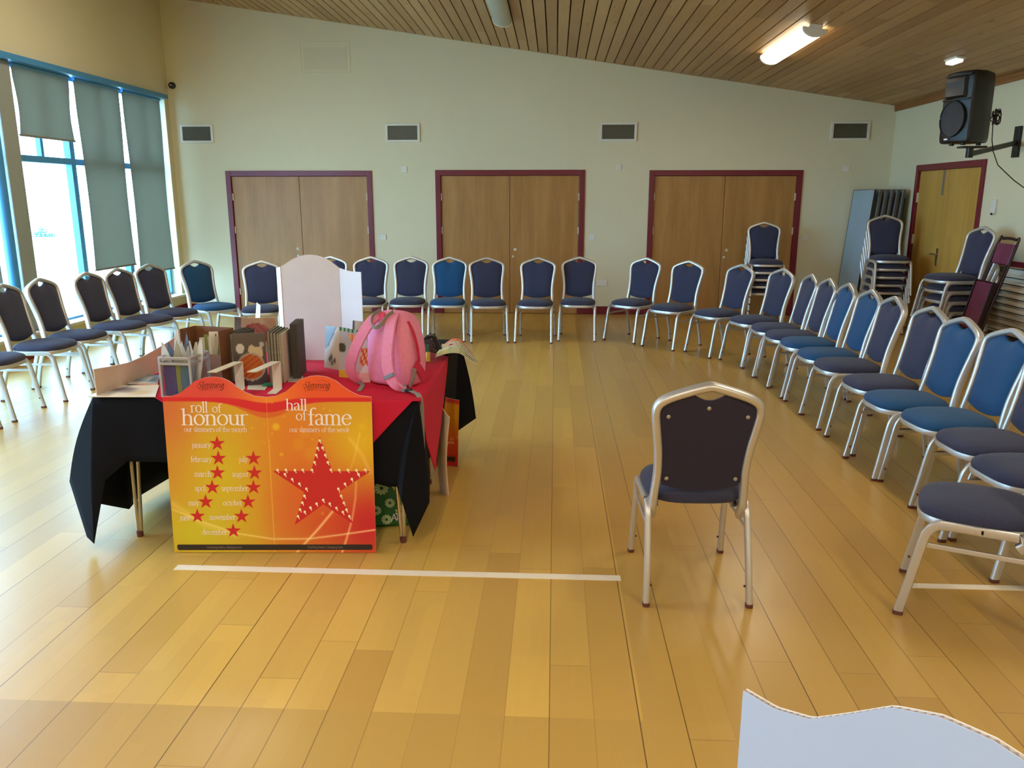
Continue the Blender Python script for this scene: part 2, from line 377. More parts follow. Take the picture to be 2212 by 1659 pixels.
# left wall: kerb below, wall above the glazing, piers
WT, WB = 3.03, .24; WN = 1.9
bm = NB(); box(bm, XL - .3, XL, YF, YB, WT, zc(XL) + .03); box(bm, XL - .3, XL, YF, YB, 0, WB)
box(bm, XL - .3, XL, YF, WN, WB, WT); box(bm, XL - .3, XL, 11.54, YB, WB, WT)
struct(obj('wall_left', bm, M['wall']))
bm = NB(); box(bm, XL - .3, XL + .06, YF, YB, WB, WB + .035); struct(obj('trim_3', bm, M['offw'], bevel=.006))
bm = NB(); box(bm, XL, XL + .015, YF, YB, 0, .12); struct(obj('baseboard_left', bm, M['maroon']))
bm = NB()
for a, b in ((XL, DO[0][0]), (DO[0][1], DO[1][0]), (DO[1][1], DO[2][0]), (DO[2][1], XR)): box(bm, a, b, YB - .018, YB, 0, .115)
struct(obj('baseboard_back', bm, M['maroon'], bevel=.004))
bm = NB(); box(bm, XR - .018, XR, YF, D4[0], 0, .13); box(bm, XR - .018, XR, D4[1], YB, 0, .13); struct(obj('baseboard_right', bm, M['maroon'], bevel=.004))

# doors on the back wall: lining, two leaves, hinges, lock
def leafset(idx, a, b, top, fr=.075, keyleft=False):
    root = D.objects.new('door_%d' % idx, None); C.objects.link(root); root.location = ((a + b) / 2, YB, 0); struct(root)
    cx = (a + b) / 2; A, B = a - cx, b - cx
    bm = NB(); box(bm, A, A + fr, -.02, .14, 0, top); box(bm, B - fr, B, -.02, .14, 0, top); box(bm, A + fr, B - fr, -.02, .14, top - fr, top)
    obj('door_frame', bm, M['maroon'], root, bevel=.004)
    for s in (-1, 1):
        bm = NB(); x0, x1 = (A + fr + .004, -.003) if s < 0 else (.003, B - fr - .004)
        box(bm, x0, x1, .012, .055, .006, top - fr - .004); lf = obj('door_leaf', bm, M['oak'], root, bevel=.002)
        for z in (.25, 1.15, 1.62):
            bm = NB(); xh = x0 if s < 0 else x1; box(bm, xh - .012, xh + .012, -.006, .014, z, z + .1); obj('hinge', bm, M['offw'], lf)
    for z, r in ((.93, .022), (.83, .017)):
        bm = NB(); px = -.075 if keyleft else .075 - (.93 - z) * .3
        lathe(bm, [(r, 0), (r, .006), (r * .6, .008)], (px, .013, z), (0, -1, 0)); lathe(bm, [(r * .35, .004), (r * .35, .0095)], (px, .013, z), (0, -1, 0), mi=1)
        obj('lock_cover', bm, [M['offw'], M['dark']], root, smooth=True)
    return root
leafset(1, *DO[0], keyleft=True); leafset(2, *DO[1]); leafset(3, *DO[2])
# right wall door 4
root = D.objects.new('door_4', None); C.objects.link(root); root.location = (XR, (D4[0] + D4[1]) / 2, 0); struct(root)
h = (D4[1] - D4[0]) / 2; tp = D4[2]; fr = .075
bm = NB(); box(bm, -.02, .14, -h, -h + fr, 0, tp); box(bm, -.02, .14, h - fr, h, 0, tp); box(bm, -.02, .14, -h + fr, h - fr, tp - fr, tp)
obj('door_frame', bm, M['maroon'], root, bevel=.004)
for s in (-1, 1):
    y0, y1 = (-h + fr + .004, -.003) if s < 0 else (.003, h - fr - .004)
    bm = NB(); box(bm, .012, .055, y0, y1, .006, tp - fr - .004); lf = obj('door_leaf', bm, M['oak2'], root, bevel=.002)
    if s > 0:
        for z in (.3, 1.08, 1.6):
            bm = NB(); box(bm, -.006, .014, y1 - .012, y1 + .012, z, z + .12); obj('hinge', bm, M['offw'], lf)
        bm = NB(); box(bm, .004, .013, .045, .09, .86, 1.06); box(bm, -.035, .004, .058, .074, .985, .998); tube(bm, [(-.035, .066, .99), (-.035, .16, .99)], .009); tube(bm, [(-.035, .066, .99), (-.035, .0, .995)], .007)
        lathe(bm, [(.02, 0), (.02, .008)], (.011, .068, .87), (-1, 0, 0)); obj('door_handle', bm, M['steel'], lf)
        bm = NB(); box(bm, .008, .012, .10, .145, tp - fr - .3, tp - fr - .005); obj('door_tape', bm, M['ducts'], lf)

# wall grilles, switches, sockets on the back wall
GR = [(-5.365, -4.886), (-2.408, -1.916), (.6, 1.117), (3.757, 4.278)]
for i, (a, b) in enumerate(GR):
    z0, z1 = 2.424, 2.675; cx = (a + b) / 2
    t = thing('air_grille', ['white framed air grille left of the first door, nearest the windows', 'white framed air grille with pale mesh between first and second doors',
        'white framed air grille between second and third doors', 'white framed air grille near the right hand corner above leaning tables'][i], 'vent', (cx, YB, z0), group='air grilles on the back wall')
    hw = (b - a) / 2; H_ = z1 - z0
    bm = NB(); box(bm, -hw, hw, -.022, 0, 0, .03); box(bm, -hw, hw, -.022, 0, H_ - .03, H_); box(bm, -hw, -hw + .035, -.022, 0, .03, H_ - .03); box(bm, hw - .035, hw, -.022, 0, .03, H_ - .03)
    obj('grille_frame', bm, M['white'], t, bevel=.003)
    bm = NB(); n = 26
    for q in range(n): x = -hw + .035 + (2 * hw - .07) * (q + .5) / n; box(bm, x - .0025, x + .0025, -.012, -.006, .03, H_ - .03)
    for q in range(12): z = .03 + (H_ - .06) * (q + .5) / 12; box(bm, -hw + .03, hw - .03, -.011, -.007, z - .0022, z + .0022)
    obj('grille_mesh', bm, M['grey_mesh'], t)
    bm = NB(); box(bm, -hw + .034, hw - .034, -.004, -.001, .029, H_ - .029); obj('grille_backing', bm, M['dark'] if i in (0, 3) else M['pg2'], t)
def plate(x, z, wdt, hgt, label, cat='switch', kind='wall_switch', rock=1):
    t = thing(kind, label, cat, (x, YB, z))
    bm = NB(); box(bm, -wdt / 2, wdt / 2, -.011, 0, -hgt / 2, hgt / 2); obj('face_plate', bm, M['white'], t, bevel=.004)
    for q in range(rock):
        xx = (q - (rock - 1) / 2) * wdt / rock * .9; bm = NB(); box(bm, xx - .009, xx + .009, -.015, -.009, -.014, .014); obj('rocker', bm, M['white'], t, bevel=.002)
for (u, v, s_, lb) in ((873, 366, .085, 'small square white plate high between the first and second doors'), (1336, 362, .085, 'small square white plate high between second and third doors'),
                   (1827, 364, .085, 'small square white plate high on wall right of the third door'), (828, 512, .085, 'white light switch right of the first door frame'),
                   (1278, 512, .085, 'white light switch right of the second door frame'), (1739, 514, .085, 'white light switch right of the third door frame')):
    p = PY(u, v, YB); plate(p.x, p.z, s_, s_, lb)
p = PY(1300, 611, YB); plate(p.x, p.z, .15, .09, 'white double socket low on wall between second and third doors', 'socket', 'wall_socket', 2)
p = PY(915, 609, YB); plate(p.x, p.z, .09, .09, 'white socket low on the wall left of the second door', 'socket', 'wall_socket', 1)
# filled-in panel outline high on the back wall
bm = NB(); a = PY(648, 90, YB); b = PY(758, 156, YB); e = .006
for (x0, x1, z0, z1) in ((a.x, b.x, a.z - e, a.z), (a.x, b.x, b.z, b.z + e), (a.x, a.x + e, b.z, a.z), (b.x - e, b.x, b.z, a.z)): box(bm, x0, x1, YB - .005, YB, z0, z1)
box(bm, a.x + .04, b.x - .05, YB - .003, YB, b.z + .04, a.z - .08)
tag(obj('wall_panel', bm, mat('greyer_filler', rgb(212, 203, 171), .8)), 'painted over square panel high on the back wall left of centre', 'panel')  # filler slightly greyer than the wall paint
# little camera by the left corner
p = PY(373, 185, YB)
t = thing('security_camera', 'tiny black round camera high in the left back corner', 'camera', (p.x, YB, p.z))
bm = NB(); lathe(bm, [(.045, 0), (.045, .03), (.04, .05), (.025, .06)], (0, 0, 0), (0, -1, 0)); obj('housing', bm, M['blackm'], t, smooth=True)
bm = NB(); lathe(bm, [(.014, .055), (.014, .066)], (0, 0, 0), (0, -1, 0)); obj('lens', bm, M['bolt'], t, smooth=True)

# ------------------------------------------------------------ glazing and blinds in the left wall
XG = -5.66
mull = [11.52, 10.45, 9.38, 8.31, 7.02, 5.95, 4.88, 3.81, 2.74, 1.93]
for i in range(len(mull) - 1):
    y1, y0 = mull[i], mull[i + 1]; root = D.objects.new('window_%d' % (i + 1), None); C.objects.link(root); root.location = (XG, y0, 0); struct(root)
    W_ = y1 - y0; m_ = .045
    bm = NB(); box(bm, -.04, .04, 0, m_, WB, WT); box(bm, -.04, .04, W_ - m_, W_, WB, WT); box(bm, -.04, .04, m_, W_ - m_, WB, WB + .06); box(bm, -.04, .04, m_, W_ - m_, WT - .06, WT)
    box(bm, -.04, .04, m_, W_ - m_, 2.03, 2.1); box(bm, -.03, .03, W_ * .47, W_ * .47 + .05, 2.1, WT - .06)
    obj('window_frame', bm, M['frameblue'], root, bevel=.004)
    bm = NB(); box(bm, -.004, .004, m_, W_ - m_, WB + .06, 2.03); obj('pane', bm, M['glass'], root)
    bm = NB(); box(bm, -.004, .004, m_, W_ - m_, 2.1, WT - .06); obj('pane', bm, M['glass'], root)
bm = NB(); box(bm, XL - .06, XL + .07, WN, 11.52, 3.0, 3.06); struct(obj('trim_4', bm, M['frameblue'], bevel=.006))
bm = NB(); box(bm, XL - .12, XL - .02, 8.06, 8.30, WB + .035, 3.0); struct(obj('trim_5', bm, mat('grey_pier_paint', rgb(146, 152, 146), .6), bevel=.01))
bm = NB(); lathe(bm, [(.055, WB + .035), (.055, 3.0)], (XL - .03, 7.93, 0), n=24); struct(obj('trim_6', bm, M['frameblue'], smooth=True))
BL = [('grey roller blind in the far corner bay, nearly down', 10.49, 11.47, .66), ('grey roller blind in the second bay from the corner', 9.44, 10.40, .80),
      ('grey roller blind half raised above the bright open pane', 8.36, 9.33, 2.29), ('grey roller blind at the left edge of the photo', 7.20, 7.80, .45)]
for i, (lb, y0, y1, zb) in enumerate(BL):
    t = thing('roller_blind', lb, 'blind', (XL - .045, (y0 + y1) / 2, zb), group='roller blinds on the window wall')
    hw = (y1 - y0) / 2; rows = []
    for q in range(13):
        z = (2.975 - zb) * q / 12; nar = .02 * math.sin(PI * min(1, q / 10)) * (1 if q < 12 else 0)
        rows.append([(.006 * math.sin(3 * r / 8 * PI + q * .4), -hw + nar + (2 * hw - 2 * nar) * r / 8, z) for r in range(9)])
    bm = NB(); grid(bm, rows); bmesh.ops.solidify(bm, geom=bm.faces[:], thickness=.002); obj('blind_fabric', bm, M['blind'], t, smooth=True)
    bm = NB(); tube(bm, [(0, -hw, .0), (0, hw, .0)], .012); obj('bottom_bar', bm, M['blind'], t, smooth=True)
    bm = NB(); tube(bm, [(0, -hw - .01, 2.99 - zb), (0, hw + .01, 2.99 - zb)], .022); obj('roller_tube', bm, M['frameblue'], t, smooth=True)
# outside: pale paving and a shrub
bm = NB(); box(bm, -60, XL - .3, -40, 60, -.3, -.06); struct(obj('ground_outside', bm, M['ground']))
def shrub(loc, r, label):
    bm = NB()
    for q in range(220):
        d = Vector((random.gauss(0, 1), random.gauss(0, 1), random.gauss(0, 1))).normalized() * r * random.uniform(.5, 1); d.z = abs(d.z) * 1.1
        a = Vector((random.gauss(0, 1), random.gauss(0, 1), random.gauss(0, 1))).normalized() * r * .12; b = a.orthogonal().normalized() * r * .06
        bm.faces.new([bm.verts.new(d - a), bm.verts.new(d + b), bm.verts.new(d + a), bm.verts.new(d - b)])
    tube(bm, [(0, 0, -.1), (0, 0, r * .5)], .03)
    o = obj('shrub', bm, M['leaf']); o.location = loc; tag(o, label, 'shrub', 'shrubs outside the window')
p = PZ(90, 512, -.06); shrub(p, .42, 'larger round green shrub outside the bright window pane')
p = PZ(112, 512, -.06); shrub(p, .22, 'smaller green shrub outside, right of the round one')

# ------------------------------------------------------------ ceiling lamps
sl = math.atan(.1483)
lit_m = emis('lit_diffuser', (1.0, .93, .72), 9.0)
off_m = mat('unlit_prismatic_diffuser', rgb(196, 206, 200), .25, trans=.3)
def batten(x, y, lit, label, power=55, L=1.62):
    t = thing('ceiling_light', label, 'lamp', (x, y, zc(x)), group='fluorescent battens on the timber ceiling'); t.rotation_euler = (0, sl, 0)
    bm = NB(); box(bm, -.06, .06, -L / 2, L / 2, -.03, 0); obj('mounting_plate', bm, M['white'], t)
    sec = [(.112 * math.cos(a), -.028 - .075 * math.sin(a)) for a in [PI * q / 12 for q in range(13)]]
    bm = NB(); prism(bm, [(a, -L / 2 + .035, b) for a, b in sec], (0, L - .07, 0)); obj('diffuser', bm, lit_m if lit else off_m, t, smooth=True)
    for s in (-1, 1):
        sec2 = [(a * 1.04, b * 1.04) for a, b in sec]; bm = NB(); prism(bm, [(a, s * (L / 2 - .018) - .02, b) for a, b in sec2], (0, .04, 0)); obj('end_cap', bm, M['white'], t, bevel=.006)
    if not lit:
        bm = NB()
        for s in (-.04, .04): tube(bm, [(s, -L / 2 + .06, -.06), (s, L / 2 - .06, -.06)], .013)
        obj('fluorescent_tube', bm, M['white'], t, smooth=True)
    if lit and power:
        la = D.lights.new('tube_glow', 'AREA'); la.shape = 'RECTANGLE'; la.size = .2; la.size_y = L - .1; la.energy = power; la.color = (1, .89, .70)
        lo = D.objects.new('tube_glow', la); C.objects.link(lo); lo.parent = t; lo.location = (0, 0, -.115)
batten(2.37, 8.82, True, 'lit white fluorescent batten on the right of the ceiling', 22)
batten(-.62, 8.93, False, 'unlit clear fluorescent batten at top centre of the ceiling')
for (x, y, pw) in ((2.37, 4.3, 30), (-3.6, 4.3, 60), (-3.6, 7.9, 45), (2.37, .2, 55), (-.62, .2, 60), (-3.6, .2, 60), (-.62, -3, 70), (2.37, -3, 60)):  # battens out of view, added as fill and to warm the upper left wall
    batten(x, y, True, 'unseen lit batten added overhead to light the hall', pw)
t = thing('emergency_light', 'small white emergency light on ceiling above the loudspeaker', 'lamp', (3.875, 8.52, zc(3.875))); t.rotation_euler = (0, sl, 0)
bm = NB(); box(bm, -.05, .05, -.13, .13, -.02, 0); obj('lamp_base', bm, M['white'], t, bevel=.006)
bm = NB(); box(bm, -.04, .04, -.11, .11, -.05, -.02); obj('lamp_cover', bm, emis('dim_cover', (1, .96, 1), 1.2), t, bevel=.012)

# ------------------------------------------------------------ white floor tapes
a, b = PZ(380, 1226), PZ(1340, 1250)
bm = NB(); box(bm, -1.72, .31, 3.268, 3.318, 0, .0015); tag(obj('floor_tape', bm, M['tape']), 'long white tape line on floor before the display board', 'tape')
bm = NB(); box(bm, 1.56, 3.1, 3.268, 3.312, 0, .0015); tag(obj('floor_tape', bm, M['tape']), 'short white tape line at right under the nearest chair', 'tape')

# ------------------------------------------------------------ banquet chair
def back_y(z):
    for (z0, y0), (z1, y1) in zip(BY, BY[1:]):
        if z <= z1: return y0 + (y1 - y0) * (z - z0) / (z1 - z0)
    return BY[-1][1]
BY = [(.36, -.135), (.40, -.158), (.5, -.178), (.6, -.2), (.7, -.225), (.8, -.25), (.945, -.285)]
def out_x(pts, z):
    for (z0, x0), (z1, x1) in zip(pts, pts[1:]):
        if z <= z1: return x0 + (x1 - x0) * (z - z0) / (z1 - z0)
    return pts[-1][1]
def make_chair(fab, label, loc, rz, group):
    t = thing('banquet_chair', label, 'chair', loc, rz, group)
    # seat cushion
    bm = NB(); rows = []; N_ = 40
    def plan(k, z, s=1.0):
        r = []
        for j in range(N_):
            a = 2 * PI * j / N_; c, s_ = math.cos(a), math.sin(a); p = 2 / 3.4
            x = math.copysign(abs(c) ** p, c) * .205 * k; y = math.copysign(abs(s_) ** p, s_) * .212 * k
            x *= 1 - .10 * (y + .2) * 0 - (.06 if y < 0 else .02) * abs(y) / .2
            r.append((x, y + .022, z))
        return r
    for k, z in ((.93, .422), (1.0, .424), (1.02, .436), (1.0, .450), (.95, .462), (.82, .474), (.6, .482), (.3, .487), (.04, .488)): rows.append(plan(k, z))
    V = grid(bm, rows, close=True); bm.faces.new(V[0][::-1]); bm.faces.new(V[-1])
    obj('seat', bm, M[fab], t, smooth=True)
    bm = NB(); rows = []
    for k, z in ((.95, .396), (1.015, .396), (1.03, .41), (1.015, .424), (.95, .424)): rows.append([q for q in plan(k, z)[30:] + plan(k, z)[:30] if q[1] > -.165 * k])
    n0 = min(len(r) for r in rows); rows = [r[:n0] for r in rows]; V = grid(bm, rows + rows[:1]); sf = obj('seat_frame', bm, M['alu'], t, smooth=True)
    # back frame: one bent profiled tube
    half = [(.184, .352, -.118), (.186, .375, -.142), (.186, .41, -.160), (.183, .47, None), (.178, .54, None), (.178, .60, None), (.184, .68, None), (.194, .75, None), (.201, .80, None), (.203, .835, None),
            (.196, .862, None), (.176, .882, None), (.14, .900, None), (.08, .921, None), (.03, .936, None)]
    pts = [(x, back_y(z) if y is None else y, z) for x, z, y in half]
    path = pts + [(0, back_y(.942), .942)] + [(-x, y, z) for x, y, z in pts[::-1]]
    bm = NB(); tube(bm, smooth_path(path, 3), .023, .0165, n=12, ref=(0, 1, .25), sq=3.2); obj('back_frame', bm, M['alu'], t, smooth=True)
    # backrest pad: front and rear skins, notch below the peak
    out = [(.488, .155), (.50, .165), (.55, .168), (.60, .168), (.66, .171), (.72, .179), (.78, .188), (.82, .190), (.842, .185)]
    TP = [(0, .924), (.03, .921), (.08, .909), (.14, .889), (.165, .877), (.180, .860), (.187, .842), (.2, .842)]
    top = lambda x: out_x(TP, abs(x)) - (.040 * math.cos(abs(x) / .07 * PI / 2) ** 1.1 if abs(x) < .07 else 0)
    bot = lambda x: .478 + .03 * (abs(x) / .165) ** 2
    def skin(dy, puff):
        rows = []; NX, NZ = 40, 16
        for i in range(NZ + 1):
            r = []; f = i / NZ
            for j in range(NX + 1):
                g = -1 + 2 * j / NX; zz = .49 + (.842 - .49) * f; hw = out_x(out, zz); x = g * hw
                z = bot(x) + (top(x) - bot(x)) * f
                e = (1 - abs(g) ** 5) * (1 - abs(2 * f - 1) ** 7); r.append((x, back_y(z) + dy + puff * e, z))
            rows.append(r)
        return rows
    bm = NB(); A = skin(.004, .026); V1 = grid(bm, A); B = skin(-.006, 0); V2 = grid(bm, B)
    def rim(V): return V[0] + [r[-1] for r in V[1:]] + V[-1][-2::-1] + [r[0] for r in V[-2:0:-1]]
    r1, r2 = rim(V1), rim(V2); n = len(r1)
    for i in range(n): bm.faces.new((r1[i], r1[(i + 1) % n], r2[(i + 1) % n], r2[i]))
    pad = obj('backrest', bm, M[fab], t, smooth=True)
    bm = NB(); Bk = [[(x * .985, y - .0035, z) for x, y, z in r] for r in B]; V = grid(bm, Bk); V2 = grid(bm, [[(x, y + .002, z) for x, y, z in r] for r in Bk]); r1, r2 = rim(V), rim(V2)
    for i in range(len(r1)): bm.faces.new((r1[i], r1[(i + 1) % n], r2[(i + 1) % n], r2[i]))
    obj('back_panel', bm, M['backing'], pad, smooth=True)
    for x, z in ((0, .852), (-.155, .815), (.155, .815), (-.14, .535), (.14, .535)):
        bm = NB(); lathe(bm, [(.0085, 0), (.0085, .004), (.004, .0065)], (x, back_y(z) - .0095, z), (0, -1, -.2), n=12); obj('bolt', bm, M['bolt'], pad, smooth=True)
    # legs: two side arches, each cut at mid rail
    for sx in (-1, 1):
        for sy, (fy, ky) in ((1, (.262, .192)), (-1, (-.262, -.17))):
            s = 1 if sy > 0 else -1
            p = [(sx * .213, fy, .012), (sx * .209, fy - s * .028, .16), (sx * .206, ky + s * .012, .33), (sx * .205, ky - s * .002, .372), (sx * .205, ky - s * .025, .398), (sx * .205, ky - s * .06, .407), (sx * .205, .008 - s * .004, .407)]
            bm = NB(); tube(bm, smooth_path(p, 4), .0185, .0132, n=12, ref=(0, 1, .12), sq=3.5); lg = obj('leg', bm, M['alu'], t, smooth=True)
            bm = NB(); tube(bm, [(sx * .213, fy + s * .0005, 0), (sx * .213, fy, .016)], .0198, .0145, n=12, ref=(0, 1, 0), sq=3.5); obj('foot_cap', bm, M['cap'], lg, smooth=True)
            bm = NB(); lathe(bm, [(.005, 0), (.005, .012)], (sx * .21 - sx * .008, fy - s * .014, .085), (-sx, 0, 0), n=8); obj('glide_stud', bm, M['cap'], lg)
        bm = NB(); box(bm, sx * .205 - .005, sx * .205 + .005, -.186, .204, .305, .325); obj('stretcher', bm, M['alu'], t, bevel=.002)
    return t
R0 = {}
def chair(x, y, deg, fab, label, group, z=0.0, seatfab=None):
    """deg: compass heading the sitter would face, 0 = +X, 90 = +Y"""
    rz = math.radians(deg - 90); seatfab = seatfab or fab
    if fab not in R0:
        R0[fab] = make_chair(fab, label, (x, y, z), rz, group); return R0[fab]
    return dup(R0[fab], (x, y, z), rz, label, group)
G1 = 'chairs set out in a horseshoe'
chair(.601, 3.323, 91.6, 'slate', 'lone navy banquet chair seen from behind in the middle of the floor', None)
RIGHT = [
 (1.742, 3.12, 154.4, 'slate', 'grey navy chair nearest the camera at right, only its seat in frame'),
 (2.20, 3.575, 184, 'slate', 'grey navy chair directly behind the nearest right hand seat'),
 (2.235, 4.01, 182, 'slate', 'grey navy seated chair third from the front of right row, beside two teal ones'),
 (2.235, 4.44, 184, 'teal', 'teal blue chair with the tallest backrest at the right edge of photo'),
 (2.181, 4.871, 183, 'teal', 'second nearest teal blue chair in the right row'),
 (2.217, 5.351, 184, 'slate', 'grey navy chair right behind the two nearest teal chairs'),
 (2.199, 5.929, 180, 'slate', 'grey navy chair in right row, in front of two farther teal chairs'),
 (2.2, 6.359, 181.5, 'teal', 'teal blue chair, nearer of the two far teal chairs in right row'),
 (2.2, 6.87, 179, 'teal', 'teal blue chair farthest down the right row'),
 (2.17, 7.261, 181.5, 'slate', 'grey navy chair just beyond the farthest teal chair'),
 (2.144, 7.682, 181, 'slate', 'grey navy chair seen edge on, second beyond the farthest teal chair'),
 (2.06, 8.204, 198.4, 'slate', 'navy chair before the small stack by the third door, turned left'),
 (1.782, 8.699, 207.6, 'slate', 'navy chair at the right bend of the horseshoe, before the third door seam'),
 (1.348, 9.123, 226.2, 'slate', 'navy chair in front of left leaf of the third door'),
 (.932, 9.553, 230.8, 'slate', 'navy chair overlapping the left frame of the third door'),
]
BACK = [
 (.285, 9.60, 266.3, 'slate', 'navy chair before the right frame of the second door'),
 (-.22, 9.47, 265.3, 'slate', 'navy chair before right leaf of second door, next to its centre seam'),
 (-.787, 9.46, 278, 'slate', 'navy chair just left of the second door seam'),
 (-1.273, 9.50, 271, 'teal', 'blue chair before the left frame of the second door'),
 (-1.76, 9.53, 270, 'slate', 'dark chair between first and second doors, left of the blue chair'),
 (-2.24, 9.50, 272, 'slate', 'dark chair at the right frame of the first door, beside the white board'),
 (-2.76, 9.52, 270, 'slate', 'dark chair mostly hidden behind the tall white folded board'),
 (-3.28, 8.76, 283, 'slate', 'dark chair left of the tall white folded board'),
]
LEFT = [
 (-3.90, 8.92, 330, 'teal', 'dark blue chair at the left corner of horseshoe, beside first door'),
 (-4.14, 8.42, 342, 'slate', 'chair in front of the far window gap, second from the left corner'),
 (-4.19, 7.93, 350, 'slate', 'chair in the window row, third from the left back corner'),
 (-4.25, 7.50, 354, 'slate', 'chair right of the bright open pane, by the blue mullion'),
 (-4.33, 6.93, 359, 'slate', 'chair silhouetted in front of the bright open window pane'),
 (-4.32, 6.44, 2, 'slate', 'grey chair by window cut by the left edge of photo'),
 (-4.35, 5.80, 6, 'slate', 'chair at the left edge with only seat and front legs in frame'),
 (-4.30, 5.20, 4, 'slate', 'chair at far left edge showing only one front leg'),
]
for c in RIGHT + BACK + LEFT: chair(*c, G1)
# stacks: every chair in them
def stack(x, y, deg, n, dz, fw, lab, group):
    a = math.radians(deg)
    for k in range(n):
        nm = 'topmost' if k == n - 1 else ('lowest' if k == 0 else ['second', 'third', 'fourth', 'fifth'][n - 2 - k] + ' from the top')
        chair(x + math.cos(a) * fw * k, y + math.sin(a) * fw * k, deg, 'slate', 'navy chair, %s of the stack %s' % (nm, lab), group, z=k * dz)
stack(2.80, 10.96, 266, 5, .096, .028, 'before the third door', 'stack of chairs before the third door')
stack(4.12, 10.32, 266, 6, .098, .028, 'before leaning tables', 'stack of chairs before the leaning tables')
stack(4.17, 8.48, 189, 5, .104, .022, 'by the right wall', 'stack of chairs by the right wall')

# ------------------------------------------------------------ folded tables leaning in the right corner
for k in range(6):
    x = 4.00 + k * .074; lean = .135
    lab = ['pale blue topped folding table leaning first, its face showing', 'folded table second in the leaning row, dark edge', 'folded table third in the leaning row by corner',
           'folded table fourth in the leaning row by corner', 'folded table fifth in the leaning row by corner', 'folded table last in the row, against the right wall'][k]
    t = thing('folding_table', lab, 'table', (x, 11.27, 0), group='folded tables leaning in the back corner')
    t.rotation_euler = (0, math.atan(lean / 1.76), 0)
    bm = NB(); box(bm, 0, .022, -.37, .37, .012, 1.765); obj('tabletop', bm, M['tblue'], t, bevel=.003)
    bm = NB(); box(bm, -.002, .026, -.376, -.37, .01, 1.768); box(bm, -.002, .026, .37, .376, .01, 1.768); box(bm, -.002, .026, -.37, .37, 1.763, 1.769); obj('edge_trim', bm, M['edge'] if k else M['edged'], t)
    bm = NB(); box(bm, .026, .062, -.33, -.30, .1, 1.66); box(bm, .026, .062, .30, .33, .1, 1.66); obj('folded_frame', bm, M['edged'] if k % 2 else M['edge'], t, bevel=.004)
    for yy in (-.34, .26):
        bm = NB(); tube(bm, [(.044, yy, .15), (.044, yy, .82)], .013); tube(bm, [(.044, yy, .82), (.044, yy + .1, .84)], .013); obj('leg', bm, M['edged'], t, smooth=True)

# ------------------------------------------------------------ folding chair with a maroon seat leaning on the last stack
t = thing('folding_chair', 'folded maroon vinyl chair with dark brown frame leaning on the right stack', 'chair', (4.03, 8.04, 0), 0); t.rotation_euler = (math.radians(2), math.radians(12), math.radians(8)); t.scale = (1, .9, 1.12)
bm = NB(); W2 = .15
tube(bm, smooth_path([(0, -W2, 0), (.02, -W2, .5), (.06, -W2, 1.12), (.065, -W2 + .05, 1.17), (.065, W2 - .05, 1.17), (.06, W2, 1.12), (.02, W2, .5), (0, W2, 0)], 4), .013)
obj('rear_frame', bm, M['brownmetal'], t, smooth=True)
bm = NB(); tube(bm, [(-.02, -W2 + .03, 0), (.045, -W2 + .03, .95)], .011); tube(bm, [(-.02, W2 - .03, 0), (.045, W2 - .03, .95)], .011); tube(bm, [(-.01, -W2 + .03, .14), (-.01, W2 - .03, .14)], .008)
obj('front_frame', bm, M['brownmetal'], t, smooth=True)
bm = NB(); box(bm, -.035, .005, -W2 + .015, W2 - .015, .36, .78); st = obj('seat', bm, M['vinyl'], t, bevel=.012)
bm = NB(); box(bm, -.045, .01, -W2 + .002, -W2 + .015, .35, .79); box(bm, -.045, .01, W2 - .015, W2 - .002, .35, .79); box(bm, -.045, .01, -W2 + .015, W2 - .015, .78, .79); box(bm, -.045, .01, -W2 + .015, W2 - .015, .35, .36); obj('seat_rim', bm, M['brownmetal'], st, bevel=.003)
bm = NB(); box(bm, .045, .07, -W2 + .015, W2 - .015, .95, 1.13); obj('backrest', bm, M['vinyl'], t, bevel=.01)

# ------------------------------------------------------------ convector grille on the right wall, box below, intercom
t = thing('wall_heater', 'cream louvred heater cover on the right wall under the maroon rail', 'heater', (XR, 7.9, .32))
bm = NB(); box(bm, -.10, -.085, -.68, .68, 0, .66); box(bm, -.10, 0, .66, .68, 0, .66); box(bm, -.10, 0, -.68, -.66, 0, .66); box(bm, -.10, 0, -.66, .66, .645, .66); obj('cover', bm, M['vent'], t, bevel=.004)
for q in range(9):
    bm = NB(); z = .05 + q * .067; obox(bm, (-.108, -.60, z), (0, 1.2, 0), (-.022, 0, -.012), (0, 0, .018)); obj('louvre', bm, M['vent'], t)
    bm = NB(); box(bm, -.1022, -.1005, -.60, .60, z - .026, z - .004); obj('slot', bm, M['dark'], t)
bm = NB(); box(bm, XR - .06, XR - .001, 6.2, 9.0, .245, .30); tag(obj('pipe_boxing', bm, M['brownmetal'], bevel=.004), 'dark horizontal pipe cover low along the right wall', 'pipe cover')
t = thing('intercom', 'white wall phone plate on right wall beside the fourth door', 'intercom', (XR, 8.86, 1.55))
bm = NB(); box(bm, -.022, 0, -.045, .045, -.06, .09); obj('case', bm, M['white'], t, bevel=.006)
bm = NB(); lathe(bm, [(.012, 0), (.012, .012)], (-.02, .0, -.06), (-1, 0, 0), n=12); obj('button', bm, M['dark'], t)

